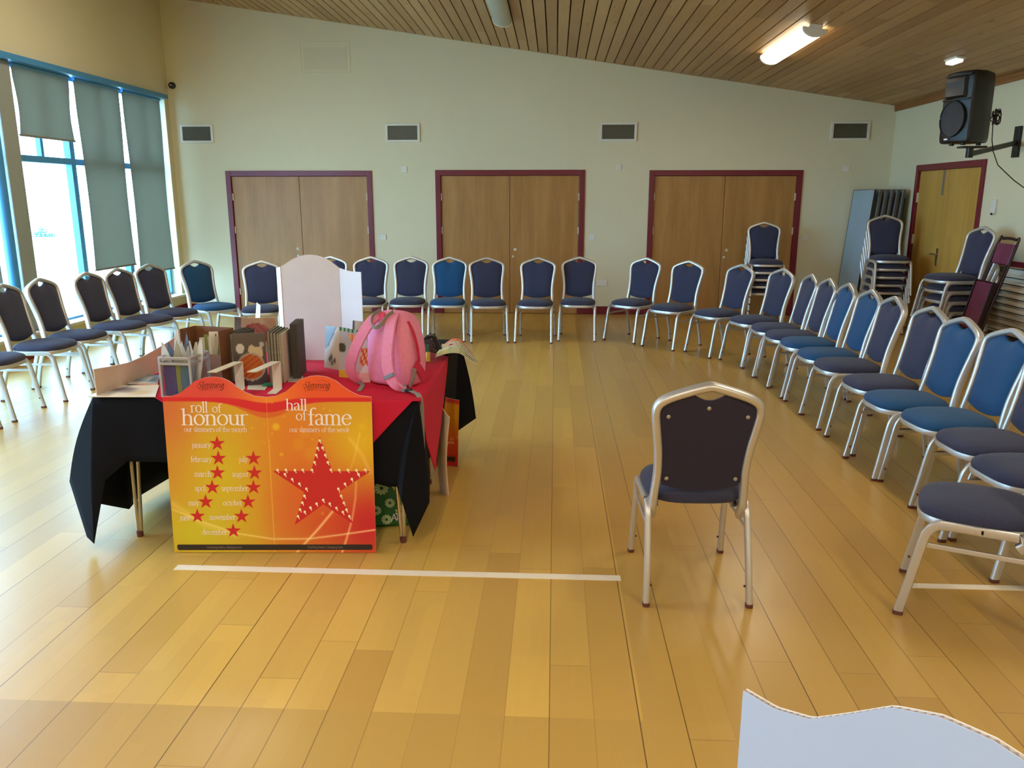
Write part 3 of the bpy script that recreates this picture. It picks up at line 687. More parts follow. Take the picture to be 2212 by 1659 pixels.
# ------------------------------------------------------------ loudspeaker on its bracket
SP = Vector((3.70, 7.75, 2.135)); ang = math.radians(68)     # front looks into the room, to camera left
t = thing('loudspeaker', 'black moulded loudspeaker on a wall arm, high at right', 'speaker', SP, 0)
t.rotation_euler = (0, 0, ang * -1); t.scale = (.95, .95, .95)
bm = NB(); rows = []     # body by horizontal sections: local -Y is the front
for z, f in ((0, .90), (.012, .97), (.05, 1), (.55, 1), (.60, .985), (.63, .93), (.64, .8)):
    wf, wb, d0, d1 = .175 * f, .10 * f, -.16 * f, .17 * f
    pr = [(-wf, d0 + .02), (-wf * .9, d0), (-wf * .45, d0 - .022), (0, d0 - .03), (wf * .45, d0 - .022), (wf * .9, d0), (wf, d0 + .02), (wf, .0), (wb, d1), (-wb, d1), (-wf, 0)]
    rows.append([(x, y, z) for x, y in pr])
V = grid(bm, rows, close=True); bm.faces.new(V[0][::-1]); bm.faces.new(V[-1]); obj('cabinet', bm, M['black'], t, smooth=True, bevel=.006)
bm = NB(); rows = []
for zz in [0, .1, .25, .4, .55, .7, .85, 1]:     # flared horn mouth, a dished panel
    r = []
    for g in [-1, -.75, -.5, -.25, 0, .25, .5, .75, 1]:
        e = (1 - g * g) * math.sin(PI * zz); r.append((g * .135 * (1 - .06 * zz), -.200 - .016 * (1 - g * g) + (.014 * e if abs(g) < .99 and 0 < zz < 1 else (.05 if abs(g) > .99 else .02)), .40 + .19 * zz))
    rows.append(r)
grid(bm, rows); obj('horn', bm, M['black'], t, smooth=True)
for s in (-1, 1):
    bm = NB(); zq = .385 if s < 0 else .600; tube(bm, [(-.15, -.172, zq + .005), (-.09, -.192, zq + .002), (0, -.200, zq), (.09, -.192, zq + .002), (.15, -.172, zq + .005)], .008)
    obj('horn_lip', bm, M['black'], t, smooth=True)
bm = NB(); tube(bm, [(.135 * math.cos(a), -.200 - .008 * (1 - abs(math.cos(a))), .215 + .16 * math.sin(a)) for a in [2 * PI * q / 32 for q in range(33)]], .006, cap=False); rows = [[(.134 * math.cos(a), -.155, .215 + .159 * math.sin(a)) for a in [2 * PI * q / 32 for q in range(32)]]]
for rr in (1, .85, .6, .35, .05): rows.append([(.132 * rr * math.cos(a), -.198 - .010 * (1 - abs(math.cos(a) * rr)) + .012 * (1 - rr ** 2), .215 + .157 * rr * math.sin(a)) for a in [2 * PI * q / 32 for q in range(32)]])
grid(bm, rows, close=True); obj('woofer_grille', bm, mat('dark_speaker_grille', rgb(30, 31, 38), .35, .4, bump=.8, bscale=500), t, smooth=True)
bm = NB(); box(bm, -.065, -.025, -.2, -.192, .028, .042); obj('maker_badge', bm, M['ink'], t)
bm = NB(); box(bm, -.09, -.06, -.1, -.07, -.02, .01); box(bm, .04, .07, -.1, -.07, -.02, .01); box(bm, .04, .07, .09, .12, -.02, .01); obj('foot', bm, M['blackm'], t)
t = thing('speaker_bracket', 'black steel wall arm holding up the loudspeaker', 'bracket', (XR, 8.58, 2.19))
a = Vector((SP.x + .05 - XR, SP.y - 8.58, 2.04 - 2.19)); a2 = a + Vector((0, 0, .06))
bm = NB(); tube(bm, [(-.03, 0, 0), a], .022, ref=(0, 0, 1), sq=6); tube(bm, [a - Vector((0, 0, .03)), a2], .026, sq=6); obj('arm', bm, M['blackm'], t)
bm = NB(); box(bm, -.03, 0, -.05, .05, -.14, .16); obj('wall_plate', bm, M['blackm'], t, bevel=.004)
bm = NB(); box(bm, a.x - .09, a.x + .12, a.y - .06, a.y + .06, a.z + .055, a.z + .07); obj('tray', bm, M['blackm'], t)
bm = NB(); c0 = Vector((4.05, 7.95, 2.38)); P_ = []
for q in range(150):
    th = q * .26; r = .05 + .015 * math.sin(q * .9); P_.append(c0 + Vector((.02 * math.sin(q * .33), r * math.cos(th), r * 1.1 * math.sin(th))))
P_ += [c0 + Vector(v) for v in ((.0, .03, -.2), (.05, .08, -.30), (.15, 0.16, -.42), (.36, .24, -.56), (.545, .30, -.66), (.555, .10, -.68))]
tube(bm, P_, .005, n=6); tag(obj('speaker_cable', bm, M['blackm'], smooth=True), 'black cable coiled behind the loudspeaker and trailing to the wall', 'cable')

# ------------------------------------------------------------ pen strokes for the printed lettering
def arc(cx, cy, rx, ry, a0, a1, n=12): return [(cx + rx * math.cos(math.radians(a0 + (a1 - a0) * k / n)), cy + ry * math.sin(math.radians(a0 + (a1 - a0) * k / n))) for k in range(n + 1)]
def sf(x, y=0, w_=.085): return [(x - w_, y), (x + w_, y)]
def fl(x, y): return [(x - .085, y - .03), (x, y)]
GL = {
 'a': ([arc(.18, .36, .13, .14, 165, 0) + [(.31, .08), (.35, .01), (.40, .02)], [(.31, .30)] + arc(.17, .13, .11, .13, 80, 270) + [(.25, .03), (.31, .11)]], .42),
 'b': ([fl(.09, .78), [(.09, .78), (.09, .03)], arc(.25, .25, .17, .245, 150, -160)], .47),
 'c': ([arc(.24, .25, .18, .25, 40, 325)], .42),
 'd': ([fl(.38, .78), [(.38, .78), (.38, .0)], arc(.22, .25, .17, .245, 30, 330)], .47),
 'e': ([[(.06, .29), (.40, .29)], arc(.23, .25, .18, .25, 12, 325)], .44),
 'f': ([[(.13, 0), (.13, .60)] + arc(.25, .60, .12, .19, 180, 50), [(.03, .48), (.27, .48)], sf(.13)], .28),
 'g': ([arc(.20, .33, .13, .16, 0, 360), [(.30, .44), (.40, .48)], [(.12, .20), (.07, .12), (.14, .05), (.30, .04), (.38, -.04)] + arc(.21, -.11, .17, .11, 20, -200), ], .43),
 'h': ([fl(.09, .78), [(.09, .78), (.09, 0)], arc(.235, .34, .145, .155, 170, 0) + [(.38, 0)], sf(.09), sf(.38)], .48),
 'i': ([fl(.10, .49), [(.10, .49), (.10, 0)], sf(.10), [(.10, .68), (.10, .685)]], .21),
 'j': ([fl(.10, .49), [(.10, .49), (.10, -.1), (.06, -.19), (-.03, -.21)], [(.10, .68), (.10, .685)]], .22),
 'k': ([fl(.09, .78), [(.09, .78), (.09, 0)], [(.36, .48), (.12, .24)], [(.18, .28), (.40, .0)], sf(.09), sf(.35, .49, .06)], .43),
 'l': ([fl(.10, .78), [(.10, .78), (.10, 0)], sf(.10)], .21),
 'm': ([fl(.09, .49), [(.09, .49), (.09, 0)], arc(.22, .34, .13, .155, 170, 0) + [(.35, 0)], arc(.48, .34, .13, .155, 170, 0) + [(.61, 0)], sf(.09), sf(.35), sf(.61)], .71),
 'n': ([fl(.09, .49), [(.09, .49), (.09, 0)], arc(.235, .34, .145, .155, 170, 0) + [(.38, 0)], sf(.09), sf(.38)], .48),
 'o': ([arc(.24, .25, .19, .25, 0, 360, 20)], .48),
 'p': ([fl(.09, .49), [(.09, .49), (.09, -.22)], arc(.25, .25, .17, .25, 150, -160), sf(.09, -.22)], .48),
 'r': ([fl(.09, .49), [(.09, .49), (.09, 0)], arc(.23, .36, .14, .14, 170, 55), sf(.09)], .33),
 's': ([arc(.17, .37, .11, .12, 40, 200) + [(.17, .26)] + arc(.17, .12, .12, .12, 70, -150)], .34),
 't': ([[(.12, .62), (.12, .1)] + arc(.21, .10, .09, .09, 180, 300), [(.03, .48), (.26, .48)]], .29),
 'u': ([fl(.08, .49), [(.08, .49), (.08, .15)] + arc(.22, .16, .14, .155, 180, 340), fl(.37, .49), [(.37, .49), (.37, .03), (.43, .0)]], .47),
 'v': ([[(.03, .49), (.21, .0)], [(.39, .49), (.21, .0)], sf(.05, .49, .06), sf(.38, .49, .05)], .42),
 'w': ([[(.03, .49), (.18, .0)], [(.34, .49), (.18, .0)], [(.32, .49), (.48, .0)], [(.64, .49), (.48, .0)], sf(.05, .49, .06), sf(.63, .49, .05)], .67),
 'y': ([[(.03, .49), (.22, .02)], [(.39, .49), (.22, .02), (.13, -.18), (.03, -.19)], sf(.05, .49, .06), sf(.38, .49, .05)], .42),
 'S': ([arc(.30, .56, .17, .17, 50, 220) + [(.30, .36)] + arc(.24, .16, .2, .17, 70, -170)], .50),
 'A': ([[(.02, 0), (.28, .74)], [(.28, .74), (.54, 0)], [(.12, .26), (.44, .26)]], .58), 'N': ([[(.08, 0), (.08, .72)], [(.08, .72), (.5, 0)], [(.5, 0), (.5, .72)]], .58),
 ',': ([[(.09, .03), (.05, -.12)]], .16), ' ': ([], .22)}
def strokes(txt, serif=True):
    x = 0; out = []
    for ch in txt:
        g, adv = GL[ch]
        for s in g:
            if not serif and len(s) == 2 and abs(s[0][1] - s[1][1]) < .04 and abs(s[0][0] - s[1][0]) < .18 and ch not in 'eftAN': continue
            out.append([(x + a, b) for a, b in s])
        x += adv
    return out, x
def hull(pts):
    pts = sorted(set((round(a, 6), round(b, 6)) for a, b in pts)); 
    def half(ps):
        h = []
        for p in ps:
            while len(h) > 1 and (h[-1][0] - h[-2][0]) * (p[1] - h[-2][1]) - (h[-1][1] - h[-2][1]) * (p[0] - h[-2][0]) <= 0: h.pop()
            h.append(p)
        return h[:-1]
    return half(pts) + half(pts[::-1])
def ink(bm, txt, x0, x1, yb, size, T, nib=(.044, .016), ang=12, slant=0, serif=True, mi=0):
    """write txt between x0 and x1 on baseline yb (print pixels, y down); T maps print pixels to 3D"""
    ss, wd = strokes(txt, serif); kx = (x1 - x0) / wd; ca, sa = math.cos(math.radians(ang)), math.sin(math.radians(ang))
    nb = [(nib[0] * math.cos(a) * ca - nib[1] * math.sin(a) * sa, nib[0] * math.cos(a) * sa + nib[1] * math.sin(a) * ca) for a in [2 * PI * k / 8 for k in range(8)]]
    for s in ss:
        for (a, b), (c, d) in zip(s, s[1:]):
            h = hull([(a + p, b + q) for p, q in nb] + [(c + p, d + q) for p, q in nb])
            ink.k = (ink.k + 1) % 9; bm.faces.new([bm.verts.new(Vector(T(x0 + (p + slant * q) * kx, yb - q * size)) - Vector((0, ink.k * .00003, 0))) for p, q in h]).material_index = mi
ink.k = 0
def dist(px, py, pl):
    best = 1e9; bt = 0; n = len(pl) - 1
    for i in range(n):
        (a, b), (c, d) = pl[i], pl[i + 1]; dx, dy = c - a, d - b; t = max(0, min(1, ((px - a) * dx + (py - b) * dy) / (dx * dx + dy * dy + 1e-9)))
        e = math.hypot(px - a - dx * t, py - b - dy * t)
        if e < best: best, bt = e, (i + t) / n
    return best, bt
def mixc(c, d, f): f = max(0, min(1, f)); return tuple(a + (b - a) * f for a, b in zip(c, d))

# ------------------------------------------------------------ the roll of honour board
OUT = [(62, 262), (130, 258), (200, 235), (260, 190), (330, 135), (400, 108), (470, 100), (540, 108), (600, 135), (660, 185), (720, 225), (790, 255), (885, 265),
       (960, 255), (1040, 220), (1100, 170), (1160, 120), (1240, 95), (1300, 90), (1370, 100), (1440, 130), (1500, 180), (1560, 220), (1620, 250), (1718, 262)]
BWD, BHT = .965, .757
def bu(x, y):   # print pixel -> metres on the board
    xl = 62 + (y - 262) / 1308 * 36; xr = 1718 + (y - 262) / 1300 * 20
    return (x - xl) / (xr - xl) * BWD, (1567 - y) / 1305 * BHT
def otop(x):
    for (a, b), (c, d) in zip(OUT, OUT[1:]):
        if x <= c: return b + (d - b) * (x - a) / (c - a)
    return OUT[-1][1]
TR = [([(100, 1200), (350, 1310), (600, 1400), (900, 1450), (1200, 1447), (1450, 1412), (1735, 1368)], 8, .75), ([(1390, 1215), (1270, 1365), (1150, 1500), (1090, 1570)], 10, .7),
      ([(1586, 960), (1578, 1100), (1548, 1280), (1505, 1430), (1460, 1570)], 9, .7), ([(1540, 860), (1580, 740), (1620, 560)], 9, .3), ([(1700, 880), (1640, 740), (1540, 600)], 16, .25), ([(100, 1150), (350, 1330), (600, 1420)], 26, .25)]
rb = random.Random(3); BOK = [(955, 505, 30, .7), (992, 733, 16, .5), (1130, 650, 55, .18), (1225, 730, 60, .16), (1180, 560, 45, .15), (1640, 500, 30, .3), (1310, 1230, 14, .3)] + [(rb.uniform(600, 1700), rb.uniform(300, 640), rb.uniform(4, 9), .5) for _ in range(26)]
def honour(x, y):
    c = (206, 158, 42)
    for (bx, by, ax, ay, col, k) in ((60, 420, 260, 420, (206, 96, 62), 1), (60, 900, 240, 500, (200, 140, 50), .8), (520, 900, 300, 420, (204, 184, 36), .9), (300, 1400, 380, 260, (198, 186, 40), 1), (640, 430, 260, 120, (204, 160, 44), .6),
                                  (1100, 560, 330, 420, (216, 128, 40), 1), (1640, 640, 230, 260, (222, 180, 34), 1), (1000, 1250, 160, 300, (212, 128, 48), .8), (1330, 1300, 330, 330, (206, 84, 44), .9), (1700, 1330, 300, 330, (192, 32, 44), 1), (1180, 1000, 260, 260, (214, 92, 44), .7)):
        c = mixc(c, col, k * math.exp(-((x - bx) / ax) ** 2 - ((y - by) / ay) ** 2))
    f = abs(x - 885) / 820; tt = 268 + 58 * math.exp(-((x - 885) / 190) ** 2) * .75; bt = 300 + 88 * math.exp(-((x - 885) / 250) ** 2)
    if x > 885: c2 = (226, 84, 44)
    else: c2 = (214, 72, 62)
    c2 = mixc(c2, (228, 128, 48), math.exp(-((x - 885) / 230) ** 2))
    sm = lambda e: max(0, min(1, .5 + (e - y) / 7))
    c = mixc(c, (206, 90, 40), .8 * sm(bt + 46 * math.exp(-((x - 885) / 210) ** 2))); c = mixc(c, (206, 34, 46), sm(bt)); c = mixc(c, c2, sm(tt))
    for pl, wd, k in TR:
        d, t = dist(x, y, pl)
        if d < 3 * wd: c = mixc(c, (255, 232, 170), k * math.exp(-(d / wd) ** 2) * (1 if wd > 9 else .5 + .5 * t))
    for (bx, by, r, k) in BOK:
        d = math.hypot(x - bx, y - by)
        if d < r * 1.6: c = mixc(c, (232, 200, 40), k * math.exp(-(d / r) ** 4))
    if abs(x - (885 + (y - 262) * .024)) < 3.5: c = mixc(c, (235, 190, 90), .5)
    return c
BT = thing('display_board', 'red and yellow roll of honour card board leaning on the front of the table', 'board', (-1.798, 3.445, .003), math.radians(2.6)); BT.rotation_euler = (-math.radians(3.0), 0, math.radians(2.6))
for s, (xa, xb) in enumerate(((62, 885), (885, 1718))):
    bm = NB(); NX, NY = 190, 240; cols = []
    for i in range(NX + 1):
        x = xa + (xb - xa) * i / NX; yt = otop(x); c_ = []
        for j in range(NY + 1):
            v = j / NY; u_ = (x - 62) / 1656 * BWD; zt = (1567 - yt) / 1305 * BHT; c_.append((u_, -.0001, zt * v))
        cols.append(c_)
    V = grid(bm, cols)
    rimv = [r[0] for r in V] + V[-1][1:] + [r[-1] for r in V[-2::-1]] + V[0][-2:0:-1]
    bk = [bm.verts.new(v.co + Vector((0, .006, 0))) for v in rimv]; n = len(rimv)
    for i in range(n): bm.faces.new((rimv[i], rimv[(i + 1) % n], bk[(i + 1) % n], bk[i])).material_index = 1
    bm.faces.new(bk).material_index = 1
    o = obj('card_panel', bm, [M['print'], M['card']], BT)
    def fcol(co):
        y = 1567 - co.z / BHT * 1305; xx = 62 + (y - 262) / 1308 * 36 + co.x / BWD * ((1718 + (y - 262) / 1300 * 20) - (62 + (y - 262) / 1308 * 36)); return honour(xx, y)
    paint(o, fcol)
def TB(d): return lambda x, y: (bu(x, y)[0], -d, bu(x, y)[1])
T1, T2, T3 = TB(.0008), TB(.0014), TB(.002)
def fld(name, m): 
    return lambda bm: obj(name, bm, m, BT)
bm = NB(); ink(bm, 'roll', 282, 420, 388, 112, T2); ink(bm, 'of', 452, 525, 388, 90, T2, nib=(.04, .016)); ink(bm, 'honour', 208, 735, 492, 172, T2); obj('heading_lettering', bm, M['ink'], BT)
bm = NB(); ink(bm, 'hall', 1040, 1208, 370, 118, T2); ink(bm, 'of', 1116, 1200, 450, 104, T2, nib=(.04, .016)); ink(bm, 'fame', 1212, 1560, 490, 176, T2); obj('heading_lettering', bm, M['ink'], BT)
bm = NB(); ink(bm, 'our slimmers of the month', 222, 725, 547, 54, T2, nib=(.036, .018)); obj('subtitle_lettering', bm, M['ink'], BT); bm = NB(); ink(bm, 'our slimmers of the week', 1062, 1540, 547, 54, T2, nib=(.036, .018)); obj('subtitle_lettering', bm, M['ink'], BT)
for tx, a, b, y in (('january', 280, 430, 678), ('february', 264, 432, 797), ('march', 290, 424, 920), ('april', 288, 377, 1040), ('may', 232, 317, 1163), ('june', 158, 243, 1290), ('july', 652, 720, 797), ('august', 592, 722, 920),
                    ('september', 503, 717, 1040), ('october', 510, 667, 1163), ('november', 398, 607, 1285), ('december', 333, 534, 1413)): 
    bm = NB(); ink(bm, tx, a, b, y, 62, T2, nib=(.036, .018)); obj('month_lettering', bm, M['ink'], BT)
def star(bm, cx, cy, r, T, k=.40, sx=1.):
    p = []
    for q in range(10):
        a = PI / 2 + q * PI / 5; rr = r if q % 2 == 0 else r * k; p.append(T(cx + rr * math.cos(a) * sx, cy - rr * math.sin(a)))
    c = bm.verts.new(T(cx, cy)); v = [bm.verts.new(x) for x in p]
    for i in range(10): bm.faces.new((c, v[i], v[(i + 1) % 10]))
for i, (x, y) in enumerate(((482, 645), (487, 767), (475, 888), (428, 1010), (370, 1133), (298, 1255), (768, 767), (772, 888), (760, 1010), (712, 1133), (655, 1255), (584, 1380))):
    bm = NB(); star(bm, x, y, 66, T1, .38)
    obj('printed_star', bm, M['inkred'], BT)
bm = NB(); big = [(1302, 590), (1398, 872), (1702, 872), (1440, 1052), (1558, 1320), (1318, 1152), (1083, 1328), (1168, 1050), (918, 872), (1228, 870)]
c = bm.verts.new(T1(1310, 970)); v = [bm.verts.new(T1(*q)) for q in big]
for i in range(10): bm.faces.new((c, v[i], v[(i + 1) % 10]))
sb = obj('large_star', bm, M['inkred'], BT)
for (x, y) in ((1302, 618), (1284, 680), (1322, 677), (1271, 738), (1343, 738), (1256, 798), (1362, 798), (1234, 862), (1385, 860), (1160, 862), (1097, 864), (1025, 862), (958, 864), (1452, 862), (1522, 862), (1590, 864), (1660, 860),
               (1016, 898), (1073, 940), (1130, 978), (1185, 1020), (1606, 898), (1552, 938), (1496, 978), (1442, 1020), (1168, 1080), (1150, 1138), (1130, 1196), (1112, 1254), (1167, 1216), (1214, 1180), (1264, 1146), (1318, 1114),
               (1370, 1146), (1423, 1182), (1474, 1216), (1463, 1080), (1484, 1138), (1504, 1196), (1526, 1252)):
    bm = NB(); v = [bm.verts.new(T2(x + 10 * math.cos(a), y - 12 * math.sin(a))) for a in [2 * PI * q / 10 for q in range(10)]]; bm.faces.new(v)
    v = [bm.verts.new(T2(x + 7 + dx, y + 16 + dy)) for dx, dy in ((-4, -6), (3, -6), (6, 9), (-1, 9))]; bm.faces.new(v); obj('printed_bulb', bm, M['bulb'], sb)
bm = NB(); bm.faces.new([bm.verts.new(T1(*q)) for q in ((132, 1500), (1700, 1494), (1708, 1502), (1710, 1532), (1700, 1541), (134, 1549), (124, 1540), (123, 1508))]); bb = obj('footer_bar', bm, M['barblk'], BT)
bm = NB(); ink(bm, 'touching hearts, changing lives', 366, 650, 1531, 26, T2, nib=(.03, .024), serif=False); ink(bm, 'touching hearts, changing lives', 1184, 1469, 1527, 26, T2, nib=(.03, .024), serif=False); obj('footer_lettering', bm, M['inkgrey'], bb)
bm = NB()
for x0 in (345, 1182):
    ink(bm, 'Slimming', x0, x0 + 205, 194, 74, T2, nib=(.034, .016), ang=25, slant=.32, serif=False)
    ink(bm, 'w o r l d', x0 + 34, x0 + 74, 210, 13, T2, nib=(.05, .04), serif=False)
    for el in (arc(x0 + 60, 216, 46, 16, 150, 360, 16), arc(x0 + 150, 170, 60, 42, 140, -120, 22), arc(x0 + 8, 170, 14, 9, 60, 300, 8)):
        for (a, b), (c_, d) in zip(el, el[1:]):
            h = hull([(a + p, b + q) for p, q in ((-.9, 0), (0, -.6), (.9, 0), (0, .6))] + [(c_ + p, d + q) for p, q in ((-.9, 0), (0, -.6), (.9, 0), (0, .6))]); bm.faces.new([bm.verts.new(T2(*q)) for q in h])
obj('logo_lettering', bm, M['inkblk'], BT)

# ------------------------------------------------------------ tables and cloths
TX0, TX1, TY0, TYM, TY1, TZ = -2.165, -.635, 3.565, 4.385, 5.20, .735
for i, (y0, y1) in enumerate(((TY0, TYM - .005), (TYM + .005, TY1))):
    t = thing('trestle_table', ['near folding table under black and red cloths, brassy legs showing', 'far folding table behind the near one, hidden under black cloth'][i], 'table', ((TX0 + TX1) / 2, (y0 + y1) / 2, 0))
    hx, hy = (TX1 - TX0) / 2, (y1 - y0) / 2
    bm = NB(); box(bm, -hx, hx, -hy, hy, TZ - .03, TZ - .004); obj('tabletop', bm, M['brownbox'], t, bevel=.004)
    for sx in (-1, 1):
        for sy in (-1, 1):
            bx, by = (sx * (hx - .10), sy * (hy - .06)); bm = NB(); tube(bm, [(bx, by, 0), (bx - .02 * sx - .018, by, .70)], .0095); tube(bm, [(bx + .012, by, 0), (bx - .02 * sx + .034, by, .70)], .0095)
            lg = obj('leg', bm, M['legm'], t, smooth=True)
            bm = NB(); lathe(bm, [(.016, 0), (.017, .03)], (bx + .006, by, 0), n=12); obj('foot_cap', bm, M['cap'], lg, smooth=True)
def skirt(name, tops, bots, m, n=10, sag=.02, parent=None, th=.0016, z0=TZ):
    bm = NB(); rows = []
    for k in range(n + 1):
        f = k / n; r = []
        for (a, b) in zip(tops, bots):
            a, b = Vector(a), Vector(b); p = a.lerp(b, f)
            out = Vector((b.x - a.x, b.y - a.y, 0)) * .5; p += out * (math.sin(PI * f) * .25); r.append(p)
        rows.append(r)
    return rows
def cloth(name, top_poly, tops, bots, m, label, cat):
    bm = NB(); V = grid(bm, skirt(name, tops, bots, m)); 
    bm.faces.new([bm.verts.new(p) for p in top_poly])
    bmesh.ops.remove_doubles(bm, verts=bm.verts[:], dist=.0015)
    o = obj(name, bm, m, smooth=True); sd = o.modifiers.new('thick', 'SOLIDIFY'); sd.thickness = .003; sd.offset = -1
    return tag(o, label, cat)
def lerpn(a, b, n): return [tuple(a[i] + (b[i] - a[i]) * k / n for i in range(3)) for k in range(n)]
def dense(keys, n=5):
    """keys: (top, bottom) pairs; eased between with small ripples"""
    T_, B_ = [], []
    for (t0, b0), (t1, b1) in zip(keys, keys[1:]):
        for k in range(n):
            f = k / n; T_.append(Vector(t0).lerp(Vector(t1), f)); B_.append(Vector(b0).lerp(Vector(b1), f))
    T_.append(Vector(keys[-1][0])); B_.append(Vector(keys[-1][1])); return T_, B_
z = TZ + .001; NLc, NRc, FRc, FLc = (TX0 - .008, TY0 - .012, z), (TX1 + .008, TY0 - .012, z), (TX1 + .008, TYM, z), (TX0 - .008, TYM, z)
keys = [(FLc, (TX0 - .06, TYM, .06)), ((TX0 - .008, 4.05, z), (TX0 - .11, 4.05, .05)), ((TX0 - .008, 3.8, z), (TX0 - .04, 3.80, .07)), ((TX0 - .008, 3.65, z), (-2.30, 3.66, .16)), (NLc, (-2.36, 3.58, .30)),
        (NLc, (-2.25, 3.49, .05)), (NLc, (-2.20, 3.46, .03)), (NLc, (-2.13, 3.50, .34)), ((-2.0, TY0 - .012, z), (-2.03, 3.53, .425)), ((-1.6, TY0 - .012, z), (-1.6, 3.545, .42)), ((-1.2, TY0 - .012, z), (-1.2, 3.55, .42)),
        ((-.8, TY0 - .012, z), (-.78, 3.55, .315)), (NRc, (-.735, 3.54, .32)), (NRc, (-.70, 3.47, .28)), (NRc, (-.655, 3.50, .085)), (NRc, (-.59, 3.60, .22)), (NRc, (-.60, 3.70, .33)), ((TX1 + .008, 3.8, z), (-.66, 3.82, .30)), ((TX1 + .008, 4.1, z), (-.69, 4.1, .25)), (FRc, (-.68, TYM, .22))]
Tt, Bb = dense(keys, 4)
cloth('tablecloth', [FLc, NLc, NRc, FRc], Tt, Bb, M['cloth'], 'black tablecloth draped over the near table, corners hanging to the floor', 'tablecloth')
z = TZ + .001; a1, a2, a3, a4 = (TX0 - .008, TYM + .004, z), (TX0 - .008, TY1 + .01, z), (TX1 + .008, TY1 + .01, z), (TX1 + .008, TYM + .004, z)
keys = [(a4, (-.69, TYM + .004, .24)), ((TX1 + .008, 4.8, z), (-.68, 4.8, .22)), ((TX1 + .008, 5.05, z), (-.66, 5.02, .12)), (a3, (-.66, 5.18, .10)), (a3, (-.53, 5.30, .17)), (a3, (-.66, 5.3, .35)), ((-1.2, TY1 + .01, z), (-1.2, 5.24, .4)), ((-1.8, TY1 + .01, z), (-1.8, 5.24, .4)), (a2, (-2.2, 5.3, .3)), (a2, (-2.25, 5.25, .05)), ((TX0 - .008, 4.8, z), (-2.24, 4.8, .05)), (a1, (-2.23, TYM + .004, .06))]
Tt, Bb = dense(keys, 4)
cloth('tablecloth', [a4, a3, a2, a1], Tt, Bb, M['cloth'], 'black tablecloth on the far table, pointed corner hanging at back right', 'tablecloth')
# red square laid diagonally
z = TZ + .005; p1, p2 = (-1.87, TY0 - .017, z), (TX1 + .014, TY0 - .017, z)
keys = [(p1, p1), ((-1.55, TY0 - .017, z), (-1.5, 3.550, .50)), ((-1.25, TY0 - .017, z), (-1.25, 3.550, .36)), ((-1.0, TY0 - .017, z), (-1.0, 3.550, .36)), (p2, (-.650, 3.547, z - .002)), 
        (p2, (-.618, 3.60, z - .02)), ((TX1 + .014, 3.66, z), (-.612, 3.68, .50)), ((TX1 + .014, 3.85, z), (-.600, 3.84, .30)), ((TX1 + .014, 4.1, z), (-.605, 4.08, .42)), ((TX1 + .014, 4.60, z), (TX1 + .014, 4.60, z))]
Tt, Bb = dense(keys, 5)
cloth('tablecloth', [p1, p2, (TX1 + .014, 4.60, z), (-1.1, 5.1, z), (-1.6, 5.05, z), (TX0 + .02, 4.95, z), (TX0 + .02, 3.86, z)], Tt, Bb, M['red'], 'crimson red cloth laid diagonally over the black tablecloths', 'tablecloth')
TZ2 = TZ + .0065

# ------------------------------------------------------------ sheets, cards and boards
def sheet_obj(name, rows, th, mats, parent=None, colf=None, mi_back=1):
    bm = NB(); V = grid(bm, rows); n0, n1 = len(rows), len(rows[0])
    a, b, c_ = V[0][0].co, V[0][-1].co, V[-1][0].co; nrm = (b - a).cross(c_ - a)
    if nrm.length < 1e-9: nrm = Vector((0, 0, 1))
    nrm.normalize()
    rimv = [r[0] for r in V] + V[-1][1:] + [r[-1] for r in V[-2::-1]] + V[0][-2:0:-1]
    V2 = [[bm.verts.new(v.co - nrm * th) for v in r] for r in V]
    for p, q in zip(V2, V2[1:]):
        for i in range(n1 - 1): bm.faces.new((p[i], q[i], q[i + 1], p[i + 1])).material_index = mi_back
    rim2 = [r[0] for r in V2] + V2[-1][1:] + [r[-1] for r in V2[-2::-1]] + V2[0][-2:0:-1]; n = len(rimv)
    for i in range(n): bm.faces.new((rimv[i], rimv[(i + 1) % n], rim2[(i + 1) % n], rim2[i])).material_index = mi_back
    o = obj(name, bm, mats, parent)
    if colf:
        me = o.data; at = me.color_attributes.new('print', 'FLOAT_COLOR', 'POINT'); N1 = n0 * n1
        for i in range(len(me.vertices)):
            k = i % N1 if i < 2 * N1 else 0; at.data[i].color = (*rgb(*colf((k % n1) / (n1 - 1), (k // n1) / (n0 - 1))), 1)
    return o
def quad(p00, p10, p01, p11, nx, ny, bulge=0):
    p00, p10, p01, p11 = map(Vector, (p00, p10, p01, p11)); nrm = (p10 - p00).cross(p01 - p00).normalized(); R = []
    for j in range(ny + 1):
        v = j / ny; R.append([p00.lerp(p10, i / nx).lerp(p01.lerp(p11, i / nx), v) + nrm * bulge * math.sin(PI * i / nx) for i in range(nx + 1)])
    return R
# tall white folded board
t = thing('display_board', 'tall white folded card board with domed top standing on table', 'board', (-1.33, 4.45, TZ2))
def dome(pts, name):
    """pts: (x, y, ztop) along the foot"""
    return sheet_obj(name, [[(x, y, zt * k / 6) for x, y, zt in pts] for k in range(7)], .004, [M['card'], M['card']], t)
cx = -1.33; seg = [(-.208, .537), (-.19, .545), (-.165, .562), (-.14, .576), (-.11, .590), (-.075, .599), (-.04, .602), (0, .598), (.04, .586), (.07, .570), (.10, .548), (.122, .530)]
dome([(x, 0, z_) for x, z_ in seg], 'centre_panel')
dome([(-.2095, 0, .535), (-.235, .045, .524), (-.262, .085, .522)], 'side_flap')
dome([(.1235, 0, .529), (.16, -.018, .519), (.20, -.038, .513), (.262, -.070, .512)], 'side_flap')
